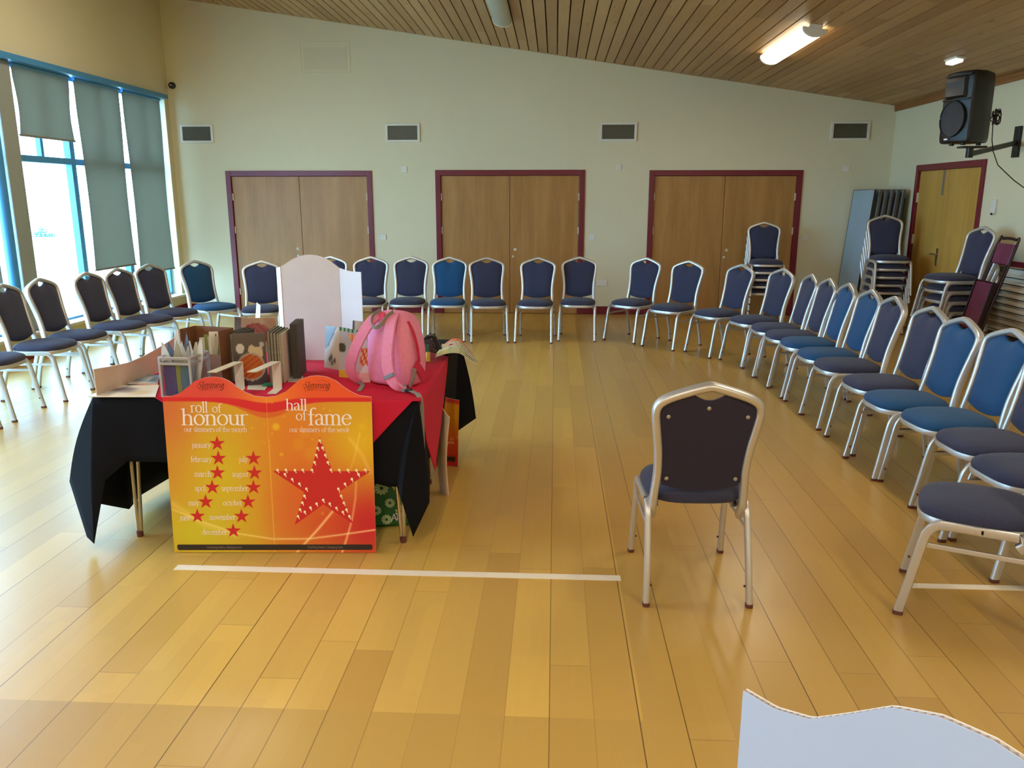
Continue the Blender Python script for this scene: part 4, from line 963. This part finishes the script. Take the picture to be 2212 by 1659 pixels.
# tan card lying along the left edge
pr = [(3.535, .874), (3.685, .858), (3.814, .849), (3.957, .854), (4.113, .869), (4.203, .878), (4.38, .893), (4.55, .897), (4.735, .875), (4.92, .842), (4.99, .80)]
rows = [[(TX0 + .035 + .012 * math.sin(y * 5), y, TZ2 + (zt - TZ2) * k / 4) for y, zt in pr] for k in range(5)]
tag(sheet_obj('display_board', rows, .004, [M['tan'], M['card']]), 'wavy topped tan card board standing along the left table edge', 'board')
# orange board standing by the right of the tables
t = thing('display_board', 'orange curled card board standing on floor at right of the tables', 'board', (-.60, 4.5, 0))
def oc(u, v):
    c = mixc((206, 30, 40), (228, 150, 20), min(1, v * 1.35)); c = mixc(c, (222, 70, 40), math.exp(-((v - .35) / .08) ** 2) * .5)
    if v > .955: c = (206, 60, 40)
    if .05 < v < .13 and u < .85: c = (44, 36, 34)
    if abs(v - .33 - .12 * u) < .012: c = mixc(c, (250, 210, 150), .5)
    return c
rows = []
for k in range(25):
    v = k / 24; R = []
    for j in range(13):
        u = j / 12; R.append((-.14 + .145 * u + .02 * v, .24 + .02 * math.sin(u * 3) + .05 * (1 - u) * 0 + .018 * math.cos(v * 4), (.44 + .0 * u) * v + .002 + .03 * (1 - u) ** 2 * v * 1.2))
    rows.append(R)
sheet_obj('printed_panel', rows, .005, [M['print'], M['tan']], t, colf=oc)
rows = []
for k in range(25):
    v = k / 24; R = []
    for j in range(9):
        u = j / 8; R.append((-.055 + .058 * u + .018 * math.sin(v * 3.0 + .4) * -1 + .02, -.24 + .22 * (1 - u) ** 2 * .3 + .006, (.52 - .06 * u) * v + .002))
    rows.append(R)
sheet_obj('folded_flap', rows, -.005, [M['tan'], M['tan']], t)
bm = NB(); ink(bm, 'you', -.055, -.012, 0, .03, lambda x, y: (x, .222, .165 - y)); obj('print_lettering', bm, M['pearl'], t)
# foreground card with the fluted edge
t = thing('display_board', 'white corrugated card tinted for blue light with wavy fluted top at bottom right corner', 'board', (.1986, .7398, 0), math.radians(-55))
pr = []
for x in range(62, 1719, 12): pr.append(((x - 62) / 1656 * .965, 1.157 + (262 - otop(x)) / 1305 * .757))
bm = NB(); a = [bm.verts.new((s, 0, 0)) for s, _ in pr]; b = [bm.verts.new((s, 0, z_)) for s, z_ in pr]; c_ = [bm.verts.new((s, .0007, z_)) for s, z_ in pr]; d = [bm.verts.new((s, .0007, 0)) for s, _ in pr]
for i in range(len(pr) - 1):
    bm.faces.new((a[i], a[i + 1], b[i + 1], b[i])); bm.faces.new((b[i], b[i + 1], c_[i + 1], c_[i])); bm.faces.new((c_[i], c_[i + 1], d[i + 1], d[i]))
for k in range(len(a)): pass
obj('front_liner', bm, M['card_bluelit'], t)
bm = NB(); rows0, rows1 = [], []
s = 0
while s < .965:
    zt = 1.157 + (262 - otop(62 + s / .965 * 1656)) / 1305 * .757; y = .0028 + .0018 * math.sin(s / .0035 * PI); rows0.append((s, y, 0)); rows1.append((s, y, zt)); s += .00088
grid(bm, [rows0, rows1]); obj('fluting', bm, mat('kraft_flute', rgb(214, 196, 190), .8), t)
bm = NB(); a = [bm.verts.new((s, .0050, 0)) for s, _ in pr]; b = [bm.verts.new((s, .0050, z_ + .0005)) for s, z_ in pr]; c_ = [bm.verts.new((s, .0057, z_ + .0005)) for s, z_ in pr]; d = [bm.verts.new((s, .0057, 0)) for s, _ in pr]
for i in range(len(pr) - 1):
    bm.faces.new((a[i], a[i + 1], b[i + 1], b[i])); bm.faces.new((b[i], b[i + 1], c_[i + 1], c_[i])); bm.faces.new((c_[i], c_[i + 1], d[i + 1], d[i]))
obj('rear_liner', bm, M['paper'], t)

# flat magazines near left corner
rq = random.Random(5)
def photo(base, spots):
    def f(u, v):
        c = base
        for (a, b, r, q, col) in spots:
            e = math.exp(-(((u - a) / r) ** 2 + ((v - b) / q) ** 2) ** 2); c = mixc(c, col, e)
        return c
    return f
def flat(name, pts, th, colf, label, cat='magazine', z=None):
    zz = TZ2 if z is None else z; P_ = [Vector((p.x, p.y, zz + th)) for p in pts]
    return tag(sheet_obj(name, quad(*P_, 20, 20), th, [M['gloss'], M['paper']], colf=colf), label, cat)
flat('magazine', (PZ(191, 858, TZ2), PZ(336, 858, TZ2), PZ(247, 835, TZ2), PZ(344, 834, TZ2)), .006,
     photo((244, 248, 250), [(.35, .6, .25, .22, (110, 116, 140)), (.5, .4, .2, .1, (160, 166, 180)), (.75, .3, .2, .2, (236, 226, 200)), (.2, .3, .2, .1, (210, 226, 236))]), 'open pale magazine lying on the black corner of the table')
flat('magazine', (PZ(243, 829, TZ2), PZ(341, 832, TZ2), PZ(312, 811, TZ2), PZ(345, 813, TZ2)), .008,
     photo((100, 156, 200), [(.6, .6, .25, .3, (205, 232, 245)), (.2, .2, .2, .15, (40, 120, 130)), (.5, .1, .5, .1, (226, 220, 226)), (.85, .5, .12, .3, (60, 110, 150))]), 'blue covered magazine behind the pale one by the tan card')
# clear caddy of leaflets with white metal rails
bx = Vector((-1.745, 3.62, TZ2)); t = thing('leaflet_holder', 'clear box with white rails holding coloured folders and leaflets', 'holder', bx, math.radians(-4))
W_, D_, H_ = .074, .085, .19
for sx in (-1, 1):
    for sy in (-1, 1): bm = NB(); box(bm, sx * W_ - .006, sx * W_ + .006, sy * D_ - .006, sy * D_ + .006, 0, H_); obj('corner_post', bm, M['rail'], t, bevel=.002)
for z_ in (.0, H_ - .008, H_ - .034):
    h_ = .012 if z_ else .008; bm = NB()
    box(bm, -W_, W_, -D_ - .007, -D_ + .003, z_, z_ + h_); box(bm, -W_, W_, D_ - .003, D_ + .007, z_, z_ + h_); box(bm, -W_ - .007, -W_ + .003, -D_, D_, z_, z_ + h_); box(bm, W_ - .003, W_ + .007, -D_, D_, z_, z_ + h_); obj('rail', bm, M['rail'], t, bevel=.002)
bm = NB(); box(bm, -W_ + .004, W_ - .004, -D_ + .0045, -D_ + .006, .008, H_ - .01); box(bm, W_ - .006, W_ - .0045, -D_, D_, .008, H_ - .01); obj('clear_side', bm, M['plastic'], t)
def leaf(name, label, x, y, wd, ht, m, cat, rz=0, th=.003, lean=0, z=None, grp=None):
    bm = NB(); box(bm, -wd / 2, wd / 2, -th / 2, th / 2, 0, ht); o = obj(name, bm, m); o.location = (x, y, TZ2 + .009 if z is None else z); o.rotation_euler = (lean, 0, rz); return tag(o, label, cat, grp)
leaf('folder', 'cobalt blue folder at the left inside the clear box', bx.x - .042, bx.y - .066, .056, .15, M['bluef'], 'folder', th=.012)
leaf('folder', 'olive green folder inside the clear box next to cobalt one', bx.x + .000, bx.y - .066, .022, .155, M['olive'], 'folder', th=.012)
leaf('folder', 'teal folder at the right inside the clear box', bx.x + .038, bx.y - .066, .05, .15, M['cyanf'], 'folder', th=.012, rz=.05)
leaf('folder', 'green folder at the back right of the clear box', bx.x + .042, bx.y + .03, .05, .12, M['grn'], 'folder', rz=1.2, th=.01)
for i in range(9):
    x = bx.x - .045 + i * .0115; hh = .235 + .02 * rq.random() + (.055 if i in (2, 5) else 0)
    bm = NB(); wv = .035 + .012 * rq.random(); rows = [[(wv * (j / 3 - .5) * (1 if k < 5 else .6 if k == 5 else .1), .006 * math.sin(j + k * .6 + i) + .04 * (k / 6) ** 2 * (.4 - rq.random() * .2), hh * k / 6) for j in range(4)] for k in range(7)]
    grid(bm, rows); bmesh.ops.solidify(bm, geom=bm.faces[:], thickness=.0012); o = obj('leaflet', bm, [M['paper'], M['bluegrey'], M['paper'], M['offw']][i % 4]); o.location = (x, bx.y - .025 + .008 * (i % 3), TZ2 + .01); o.rotation_euler = (rq.uniform(-.06, .02), -.16 + i * .038, rq.uniform(-.5, .5))
    tag(o, 'loose paper leaflet fanned out of the top of the clear box', 'leaflet', 'leaflets standing in the clear box')
# brown file box behind it
fb = Vector((-1.75, 3.90, TZ2)); t = thing('file_box', 'brown card magazine file standing behind the clear leaflet box', 'box', fb, math.radians(-14))
bm = NB(); box(bm, -.115, -.111, -.06, .06, 0, .27); box(bm, .111, .115, -.06, .06, 0, .27); box(bm, -.111, .111, .056, .06, 0, .27); box(bm, -.111, .111, -.06, .06, 0, .003); obj('box_shell', bm, M['brownbox'], t)
bm = NB(); box(bm, -.111, .111, -.06, -.056, 0, .15); obj('front_lip', bm, M['brownbox'], t)
for i in range(6):
    o = leaf('booklet', 'pale green patterned booklet sticking up in the brown file', fb.x + .012 + i * .011, fb.y - .02 + i * .006, .06, .22 + .012 * (i % 3), [M['offw'], M['olive'], M['paper']][i % 3], 'booklet', rz=.5, lean=-.05, grp='booklets in the brown file')
    o.rotation_euler.y = .05 * i - .05
# clear bag of sweets
t = thing('sweet_bag', 'clear plastic bag with purple and red sweets left of the books', 'bag', (-1.79, 4.28, TZ2))
bm = NB(); bmesh.ops.create_icosphere(bm, subdivisions=3, radius=1)
for v in bm.verts:
    n_ = math.sin(v.co.x * 9) * math.cos(v.co.y * 7 + v.co.z * 5) * .08; v.co = Vector((v.co.x * .10 * (1 + n_), v.co.y * .06 * (1 + n_), max(0, .034 + v.co.z * .036 * (1 + n_))))
obj('clear_wrap', bm, M['polish'], t, smooth=True)
for i in range(14):
    bm = NB(); bmesh.ops.create_icosphere(bm, subdivisions=2, radius=.013); o = obj('sweet', bm, [mat('violet_foil', rgb(120, 90, 170), .3) if i == 0 else D.materials['violet_foil'], M['hot'], M['paper']][i % 3 if i else 0], t, smooth=True); o.location = (rq.uniform(-.07, .07), rq.uniform(-.035, .035), .015 + rq.uniform(0, .025))
# books standing in bookends
def book(x, y, wd, th, ht, rz, label, cover=None, cf=None, grp='recipe books standing on the table', pm='pg1', lean=0):
    t = thing('book', label, 'book', (x, y, TZ2), rz, grp); t.rotation_euler = (lean, 0, rz)
    bm = NB(); box(bm, -th / 2 + .002, th / 2 - .002, -wd / 2 + .002, wd / 2 - .002, .002, ht - .003); obj('page_block', bm, M[pm], t)
    for s in (-1, 1):
        x_ = s * (th / 2 - .001)
        if cf and s == cf[0]:
            rr = quad((x_, -wd / 2, 0), (x_, wd / 2, 0), (x_, -wd / 2, ht), (x_, wd / 2, ht), 36, 44)
            sheet_obj('front_cover', rr, .0015 * s, [M['gloss'], M['paper']], t, colf=cf[1])
        else:
            bm = NB(); box(bm, x_ - .001, x_ + .001, -wd / 2, wd / 2, 0, ht); obj('cover', bm, M[cover or 'pg2'], t)
    return t
for i in range(5): book(-1.648 + i * .0155, 3.98, .19, .015, .245 + .004 * (i % 2), -.06, 'thin dark backed book with page edge forward, left of the bowl cover', grp='thin books left of the bowl cover')
def bowl(u, v):
    c = mixc((60, 54, 56), (96, 88, 84), v)
    for (a, b, r, col) in ((.22, .72, .12, (206, 204, 196)), (.58, .68, .12, (196, 186, 150)), (.75, .62, .16, (200, 186, 150)), (.88, .78, .07, (176, 172, 168))):
        if math.hypot(u - a, (v - b) * 1.25) < r: c = col
    d = math.hypot((u - .52) / .44, (v - .36) / .27)
    if d < 1: c = (168, 156, 140)
    if d < .87: c = mixc((150, 62, 22), (206, 112, 44), .5 + .5 * math.sin(u * 47) * math.sin(v * 61 + u * 20))
    if d > 1 and v < .3 and abs(u - .52) < .3: c = (66, 50, 58)
    return c
book(-1.502, 3.81, .155, .016, .262, math.radians(-74) + PI / 2 * 0 , 'recipe book with a bowl of orange food on the cover, facing forward', cf=(1, bowl), grp=None)
for i in range(5): book(-1.432 + i * .0155, 3.96, .20, .0145, .262 - .003 * i, .10, 'book right of the bowl cover with cream page edge forward', cover='offw' if i == 4 else None, grp='books right of the bowl cover')
for i in range(3): book(-1.352 + i * .013, 4.06, .20, .012, .285, .14, 'taller dark book behind at the right end of the book row', pm='pg2', grp='tall dark books at the right end of the row')
def pie(u, v):
    c = mixc((150, 116, 96), (176, 140, 116), v); d = math.hypot((u - .55) / .32, (v - .55) / .3)
    if d < 1: c = mixc((120, 30, 34), (160, 60, 50), .5 + .5 * math.sin(u * 40 + v * 30))
    if u < .2: c = (96, 78, 74)
    return c
o = sheet_obj('booklet', quad(PY(505, 760, 4.2), PY(600, 760, 4.2), PY(507, 684, 4.2), PY(596, 686, 4.28), 30, 24, .03), .004, [M['gloss'], M['paper']], colf=pie); tag(o, 'curled booklet with dark red food photo behind the book row', 'booklet')
o = sheet_obj('card', quad(PY(551, 700, 4.26), PY(561, 700, 4.24), PY(554, 653, 4.26), PY(562.5, 660, 4.24), 2, 3), .001, [M['paper'], M['paper']]); tag(o, 'small white card sticking up behind the books', 'card')
# bookends
def bookend(x, y, rz, label):
    t = thing('bookend', label, 'bookend', (x, y, TZ2), rz)
    bm = NB(); box(bm, -.022, .022, 0, .002, 0, .135); obj('upright', bm, M['white'], t)
    bm = NB(); obox(bm, (-.022, .002, .135), (.044, 0, 0), (-.05, -.21, -.006), (0, 0, .004)); obj('top_flange', bm, M['grey_mesh'] if 0 else M['offw'], t)
    bm = NB(); box(bm, -.022, .022, -.10, .0, 0, .0025); obj('foot_plate', bm, M['white'], t)
bookend(-1.525, 3.715, .05, 'white bent metal bracket left, before the bowl cover book'); bookend(-1.345, 3.73, .05, 'white bent metal bracket right, above the green pad')
bm = NB(); box(bm, -.035, .035, -.022, .022, 0, .012); o = obj('sticky_pad', bm, M['green'], bevel=.002); o.location = (-1.405, 3.70 + .10, TZ2); tag(o, 'small green pad under the right bracket', 'pad')
o = flat('paper_sheet', (PZ(534, 842, TZ2), PZ(572, 843, TZ2), PZ(536, 828, TZ2), PZ(583, 828, TZ2)), .001, lambda u, v: (236, 230, 212), 'white sheet of paper lying behind the dip of the board', 'paper')
o = flat('paper_sheet', (PZ(622, 825, TZ2), PZ(655, 826, TZ2), PZ(626, 812, TZ2), PZ(655, 812, TZ2)), .001, lambda u, v: (206, 200, 196), 'pale slip of paper right of the green pad', 'paper')
# magazines standing behind the rucksack
def m1(u, v):
    c = (200, 178, 150)
    if v > .45 and u < .75 - (1 - v) * 1.1: c = (112, 116, 126)
    if v > .5 and abs(u - (.72 - (1 - v) * 1.1)) < .05: c = (50, 52, 62)
    for a, b in ((.35, .22), (.65, .2), (.5, .14), (.45, .28)):
        if math.hypot((u - a), (v - b)) < .07: c = (92, 76, 40)
    return c
def m2(u, v):
    c = (176, 178, 190)
    if v > .92: c = (150, 190, 160) if int(u * 14) % 2 else (40, 90, 60)
    if math.hypot((u - .1), (v - .6) * 1.4) < .13: c = (60, 64, 50)
    if abs(u - .42) < .13 * (v - .72) / .2 and .72 < v < .9: c = (206, 70, 50) if int(u * 40) % 2 else (226, 170, 80)
    if v < .16 + .0 and u < .45 - v: c = (216, 172, 50)
    if math.hypot(u - .8, v - .75) < .12: c = (206, 206, 214)
    if abs(v - .5) < .03 and u > .4: c = (170, 120, 120)
    return c
tag(sheet_obj('magazine', quad(PY(700, 793, 4.16), PY(734, 800, 4.08), PY(704, 703, 4.22), PY(735, 708, 4.14), 24, 30), .004, [M['gloss'], M['paper']], colf=m1), 'beige magazine with grey envelope shape, standing left of the rucksack', 'magazine')
tag(sheet_obj('magazine', quad(PY(732, 816, 4.02), PY(806, 824, 3.995), PY(733, 706, 4.08), PY(800, 718, 4.05), 30, 34, .01), .004, [M['gloss'], M['paper']], colf=m2), 'grey food magazine standing partly behind the pink rucksack strap', 'magazine')
tag(sheet_obj('magazine', quad(PY(758, 798, 4.2), PY(800, 798, 4.2), PY(762, 692, 4.22), PY(800, 695, 4.22), 12, 14, .01), .004, [M['gloss'], M['paper']], colf=lambda u, v: (190, 182, 168) if u > .12 else (84, 80, 76)), 'cream magazine peeping over the grey one', 'magazine')
def pk(u, v):
    if v > .5 and .2 < u: return (206, 84, 44) if (int(u * 8) + int(v * 9)) % 3 else (240, 200, 150)
    return (206, 190, 196) if v > .3 else (216, 150, 150)
tag(sheet_obj('leaflet', quad(PY(764, 828, 3.90), PY(800, 834, 3.90), PY(775, 752, 3.98), PY(800, 752, 3.98), 16, 20), .002, [M['gloss'], M['paper']], colf=pk), 'red and pink printed leaflet seen behind the rucksack strap', 'leaflet')

# ------------------------------------------------------------ pink rucksack
RK = Vector((-.79, 3.89, TZ2)); t = thing('rucksack', 'pink school rucksack standing on the red cloth', 'bag', RK, math.radians(-27))
secs = [(0, .118, .072, 0), (.012, .132, .086, 0), (.06, .138, .094, 0), (.14, .139, .100, -.002), (.21, .134, .096, -.004), (.27, .126, .088, -.006), (.315, .114, .076, -.008), (.345, .096, .060, -.010), (.360, .072, .044, -.012), (.368, .03, .02, -.014)]
bm = NB(); rows = []
for z_, a, b, dx in secs:
    R = []
    for j in range(48):
        th = 2 * PI * j / 48; c, s = math.cos(th), math.sin(th); e = 2 / 3.6
        w1 = 1 + .018 * math.sin(5 * th + z_ * 30) + .012 * math.sin(9 * th - z_ * 50); yb_ = 1.0 if s < 0 else 1.15
        R.append((dx + math.copysign(abs(c) ** e, c) * a * w1, math.copysign(abs(s) ** e, s) * b * w1 * yb_ + (.012 * (z_ / .37)), z_))
    rows.append(R)
V = grid(bm, rows, close=True); bm.faces.new(V[0][::-1]); bm.faces.new(V[-1]); obj('body', bm, M['pink'], t, smooth=True, sub=1)
def ribbon(path, wv, th, name, m, side=(1, 0, 0), n=5, parent=None, taper=None):
    P_ = smooth_path(path, n); bm = NB(); S = Vector(side); rows = []
    for i, p in enumerate(P_):
        tg = (P_[min(i + 1, len(P_) - 1)] - P_[max(i - 1, 0)]).normalized(); s_ = (S - tg * S.dot(tg)).normalized(); nn = tg.cross(s_); k = taper(i / (len(P_) - 1)) if taper else 1
        rows.append([p - s_ * wv * k - nn * th * .3, p - s_ * wv * k * .9 + nn * th, p + s_ * wv * k * .9 + nn * th, p + s_ * wv * k - nn * th * .3, p + s_ * wv * k * .9 - nn * th, p - s_ * wv * k * .9 - nn * th])
    V = grid(bm, rows, close=True); bm.faces.new(V[0][::-1]); bm.faces.new(V[-1]); return obj(name, bm, m, parent or t, smooth=True)
s1 = ribbon([(-.035, -.035, .358), (-.06, -.085, .335), (-.095, -.125, .27), (-.135, -.150, .18), (-.168, -.150, .10), (-.172, -.13, .045), (-.15, -.10, .012)], .031, .007, 'shoulder_strap', M['pink'], (1, .3, 0), taper=lambda f: .9 if f < .8 else .9 - (f - .8) * 1.2)
s2 = ribbon([(.028, -.035, .358), (.045, -.080, .335), (.052, -.112, .26), (.055, -.135, .17), (.075, -.150, .09), (.115, -.155, .035), (.165, -.135, .014)], .031, .007, 'shoulder_strap', M['pink'], (1, .2, 0), taper=lambda f: .95 if f < .7 else .95 - (f - .7) * 1.3)
ribbon([(.078, -.158, .083), (.086, -.159, .068)], .030, .0085, 'reflective_band', M['bluegrey'], (1, .2, .5), parent=s2)
ribbon([(.15, -.146, .024), (.165, -.14, .020)], .020, .0085, 'reflective_band', M['bluegrey'], (.4, .2, 1), parent=s2)
bm = NB(); box(bm, .168, .198, -.148, -.128, .004, .024); obj('buckle', bm, M['blackm'], t, bevel=.003)
ribbon([(-.045, -.045, .372), (-.062, -.085, .35), (-.052, -.112, .312), (-.02, -.12, .298), (.012, -.110, .320), (.026, -.085, .352), (.03, -.045, .370)], .011, .0025, 'haul_loop', M['greyweb'], (0, -.3, 1))
ribbon([(-.03, -.062, .362), (-.012, -.082, .345), (-.008, -.092, .318)], .017, .003, 'back_label', M['hot'], (1, 0, 0))
ribbon([(.10, -.02, .325), (.125, -.018, .28), (.141, -.012, .22), (.146, -.004, .15), (.143, .002, .12)], .0075, .003, 'zip', M['hot'], (0, 1, 0))
ribbon([(.147, -.03, .12), (.150, .005, .08), (.149, .04, .03)], .022, .003, 'side_pocket_trim', M['hot'], (0, 1, .3))
ribbon([(.142, -.075, .012), (.152, -.06, .05), (.154, -.05, .085), (.148, -.045, .10)], .012, .002, 'side_webbing', M['greyweb'], (0, 1, 0))
ribbon([(-.165, -.10, .012), (-.12, -.12, .004), (-.09, -.16, .003), (-.045, -.235, .003)], .012, .0015, 'loose_webbing', M['greyweb'], (1, .4, 0))
bm = NB()
for xx in (-.012, ): pass
ribbon([(.04, -.098, .30), (.043, -.102, .2), (.046, -.100, .1), (.048, -.096, .02)], .0015, .001, 'back_seam', M['pink'], (1, 0, 0))
# webbing hanging over the table corner (local frame of the bag)
ribbon([(.180, -.132, .014), (.222, -.150, .012), (.262, -.170, .008), (.283, -.178, -.03), (.286, -.180, -.14), (.289, -.181, -.26), (.300, -.183, -.38)], .012, .0018, 'hanging_webbing', M['greyweb'], (1, .5, 0), taper=lambda f: 1 if f < .75 else 1 - (f - .75) * 2.4)

# ------------------------------------------------------------ clear tub, clip, glue, magazine at the right corner
t = thing('plastic_tub', 'clear plastic tub with small items behind the rucksack', 'tub', (-.70, 4.44, TZ2), .1)
bm = NB(); rows = []
for z_, a in ((0, .034), (.05, .037), (.125, .041)): rows.append([(math.copysign(abs(math.cos(q)) ** .4, math.cos(q)) * a, math.copysign(abs(math.sin(q)) ** .4, math.sin(q)) * a, z_) for q in [2 * PI * k / 32 for k in range(32)]])
V = grid(bm, rows, close=True); bm.faces.new(V[0][::-1]); obj('tub_wall', bm, M['plastic'], t, smooth=True)
bm = NB(); lathe(bm, [(.012, 0), (.012, .05), (.005, .06)], (-.015, 0, .002), n=12); obj('yellow_pen', bm, M['yellow'], t, smooth=True)
bm = NB(); box(bm, -.028, -.008, -.015, .0, .06, .10); obj('green_tag', bm, M['green'], t)
t = thing('tape_dispenser', 'black handled tape gun resting on the clear tub', 'dispenser', (-.70, 4.41, TZ2 + .127), .1)
bm = NB(); prism(bm, [(-.035, -.03, .012), (-.015, -.03, .032), (.02, -.03, .036), (.03, -.03, .022), (.0, -.03, .012)], (0, .05, 0)); obj('blade_head', bm, M['black'], t, bevel=.003)
bm = NB(); prism(bm, [(.008, -.022, .03), (.034, -.022, .032), (.072, -.022, -.045), (.050, -.022, -.050)], (0, .03, 0)); obj('handle', bm, M['black'], t, bevel=.004)
bm = NB(); tube(bm, smooth_path([(.02, -.008, .0), (.022, -.008, -.032), (.04, -.008, -.044), (.058, -.008, -.040)], 4), .004); obj('trigger', bm, M['black'], t, smooth=True)
g = thing('glue_stick', 'small glue stick with a red cap at the far right corner', 'glue stick', (-.635, 4.62, TZ2 + .055), 0)
bm = NB(); lathe(bm, [(.016, 0), (.016, .045)], (-.025, 0, 0), (1, 0, 0), n=16); obj('barrel', bm, M['offw'], g, smooth=True)
bm = NB(); lathe(bm, [(.017, 0), (.017, .022), (.014, .026)], (.021, 0, 0), (1, 0, 0), n=16); obj('cap', bm, M['hot'], g, smooth=True)
def m3(u, v):
    c = (206, 200, 178) if (u + v * .3) % .13 > .03 else (150, 160, 120)
    if v > .75: c = (226, 120, 90)
    if v < .12: c = (226, 200, 60) if u < .3 else (176, 190, 110)
    return c
for i in range(3):
    rows = []
    for j in range(7):
        v = j / 6; rows.append([(-.68 + .24 * u * (1 - .2 * v), 4.48 + .22 * v + .02 * i, TZ2 + .010 + .006 * i + .05 * math.sin(PI * min(1, u * 1.1)) * (.55 + .5 * v) - .035 * max(0, u - .6) * 2.5 + .01) for u in [k / 20 for k in range(21)]])
    tag(sheet_obj('magazine', rows, .003, [M['gloss'], M['paper']], colf=m3), ['curled colourful magazine at the right table corner, lowest', 'curled colourful magazine at right table corner, middle one', 'curled colourful magazine at right table corner, topmost'][i], 'magazine')

# ------------------------------------------------------------ under the table
t = thing('carrier_bag', 'green bag printed with white daisies under the table', 'bag', (-.875, 3.90, 0), .1)
bm = NB(); rows = []
for z_, a, b in ((0, .17, .09), (.02, .19, .11), (.14, .19, .11), (.26, .18, .09), (.33, .17, .05)): rows.append([(math.copysign(abs(math.cos(q)) ** .6, math.cos(q)) * a * (1 + .04 * math.sin(q * 5 + z_ * 40)), math.copysign(abs(math.sin(q)) ** .6, math.sin(q)) * b * (1 + .05 * math.sin(q * 7 + z_ * 30)), z_) for q in [2 * PI * k / 40 for k in range(40)]])
V = grid(bm, rows, close=True); bm.faces.new(V[0][::-1]); bm.faces.new(V[-1]); obj('bag_body', bm, M['grn'], t, smooth=True)
rr = random.Random(8)
for (x, z_) in ((.02, .05), (.10, .09), (.04, .14), (.13, .17), (-.03, .10), (.08, .23), (0, .22), (.15, .05), (-.09, .06), (-.12, .16), (-.06, .20), (.13, .27)):
    bm = NB(); r = .026 + .012 * rr.random(); yy = -.117 if abs(x) < .12 else -.10; yy -= .004
    for q in range(11):
        a = 2 * PI * q / 11; d1 = (math.cos(a), math.sin(a)); d2 = (-d1[1] * .2, d1[0] * .2)
        bm.faces.new([bm.verts.new((x + r * (k * d1[0] + s * d2[0]), yy, z_ + r * (k * d1[1] + s * d2[1]))) for k, s in ((.25, .3), (.8, 1), (1, 0), (.8, -1), (.25, -.3))])
    obj('printed_daisy', bm, M['petal'], t)
bm = NB(); ink(bm, 'AN', .045, .10, 0, .05, lambda x, y: (x, -.126, .042 - y + (x - .045) * .2), nib=(.05, .04)); obj('bag_lettering', bm, M['ink'], t)
t = thing('storage_box', 'pale plastic box on floor under the left of the table', 'box', (-1.92, 4.30, 0), .05)
bm = NB(); box(bm, -.20, .20, -.14, .14, 0, .13); obj('box_body', bm, M['offw'], t, bevel=.02, seg=3)
bm = NB(); box(bm, -.21, .21, -.15, .15, .13, .15); obj('lid', bm, M['white'], t, bevel=.008)
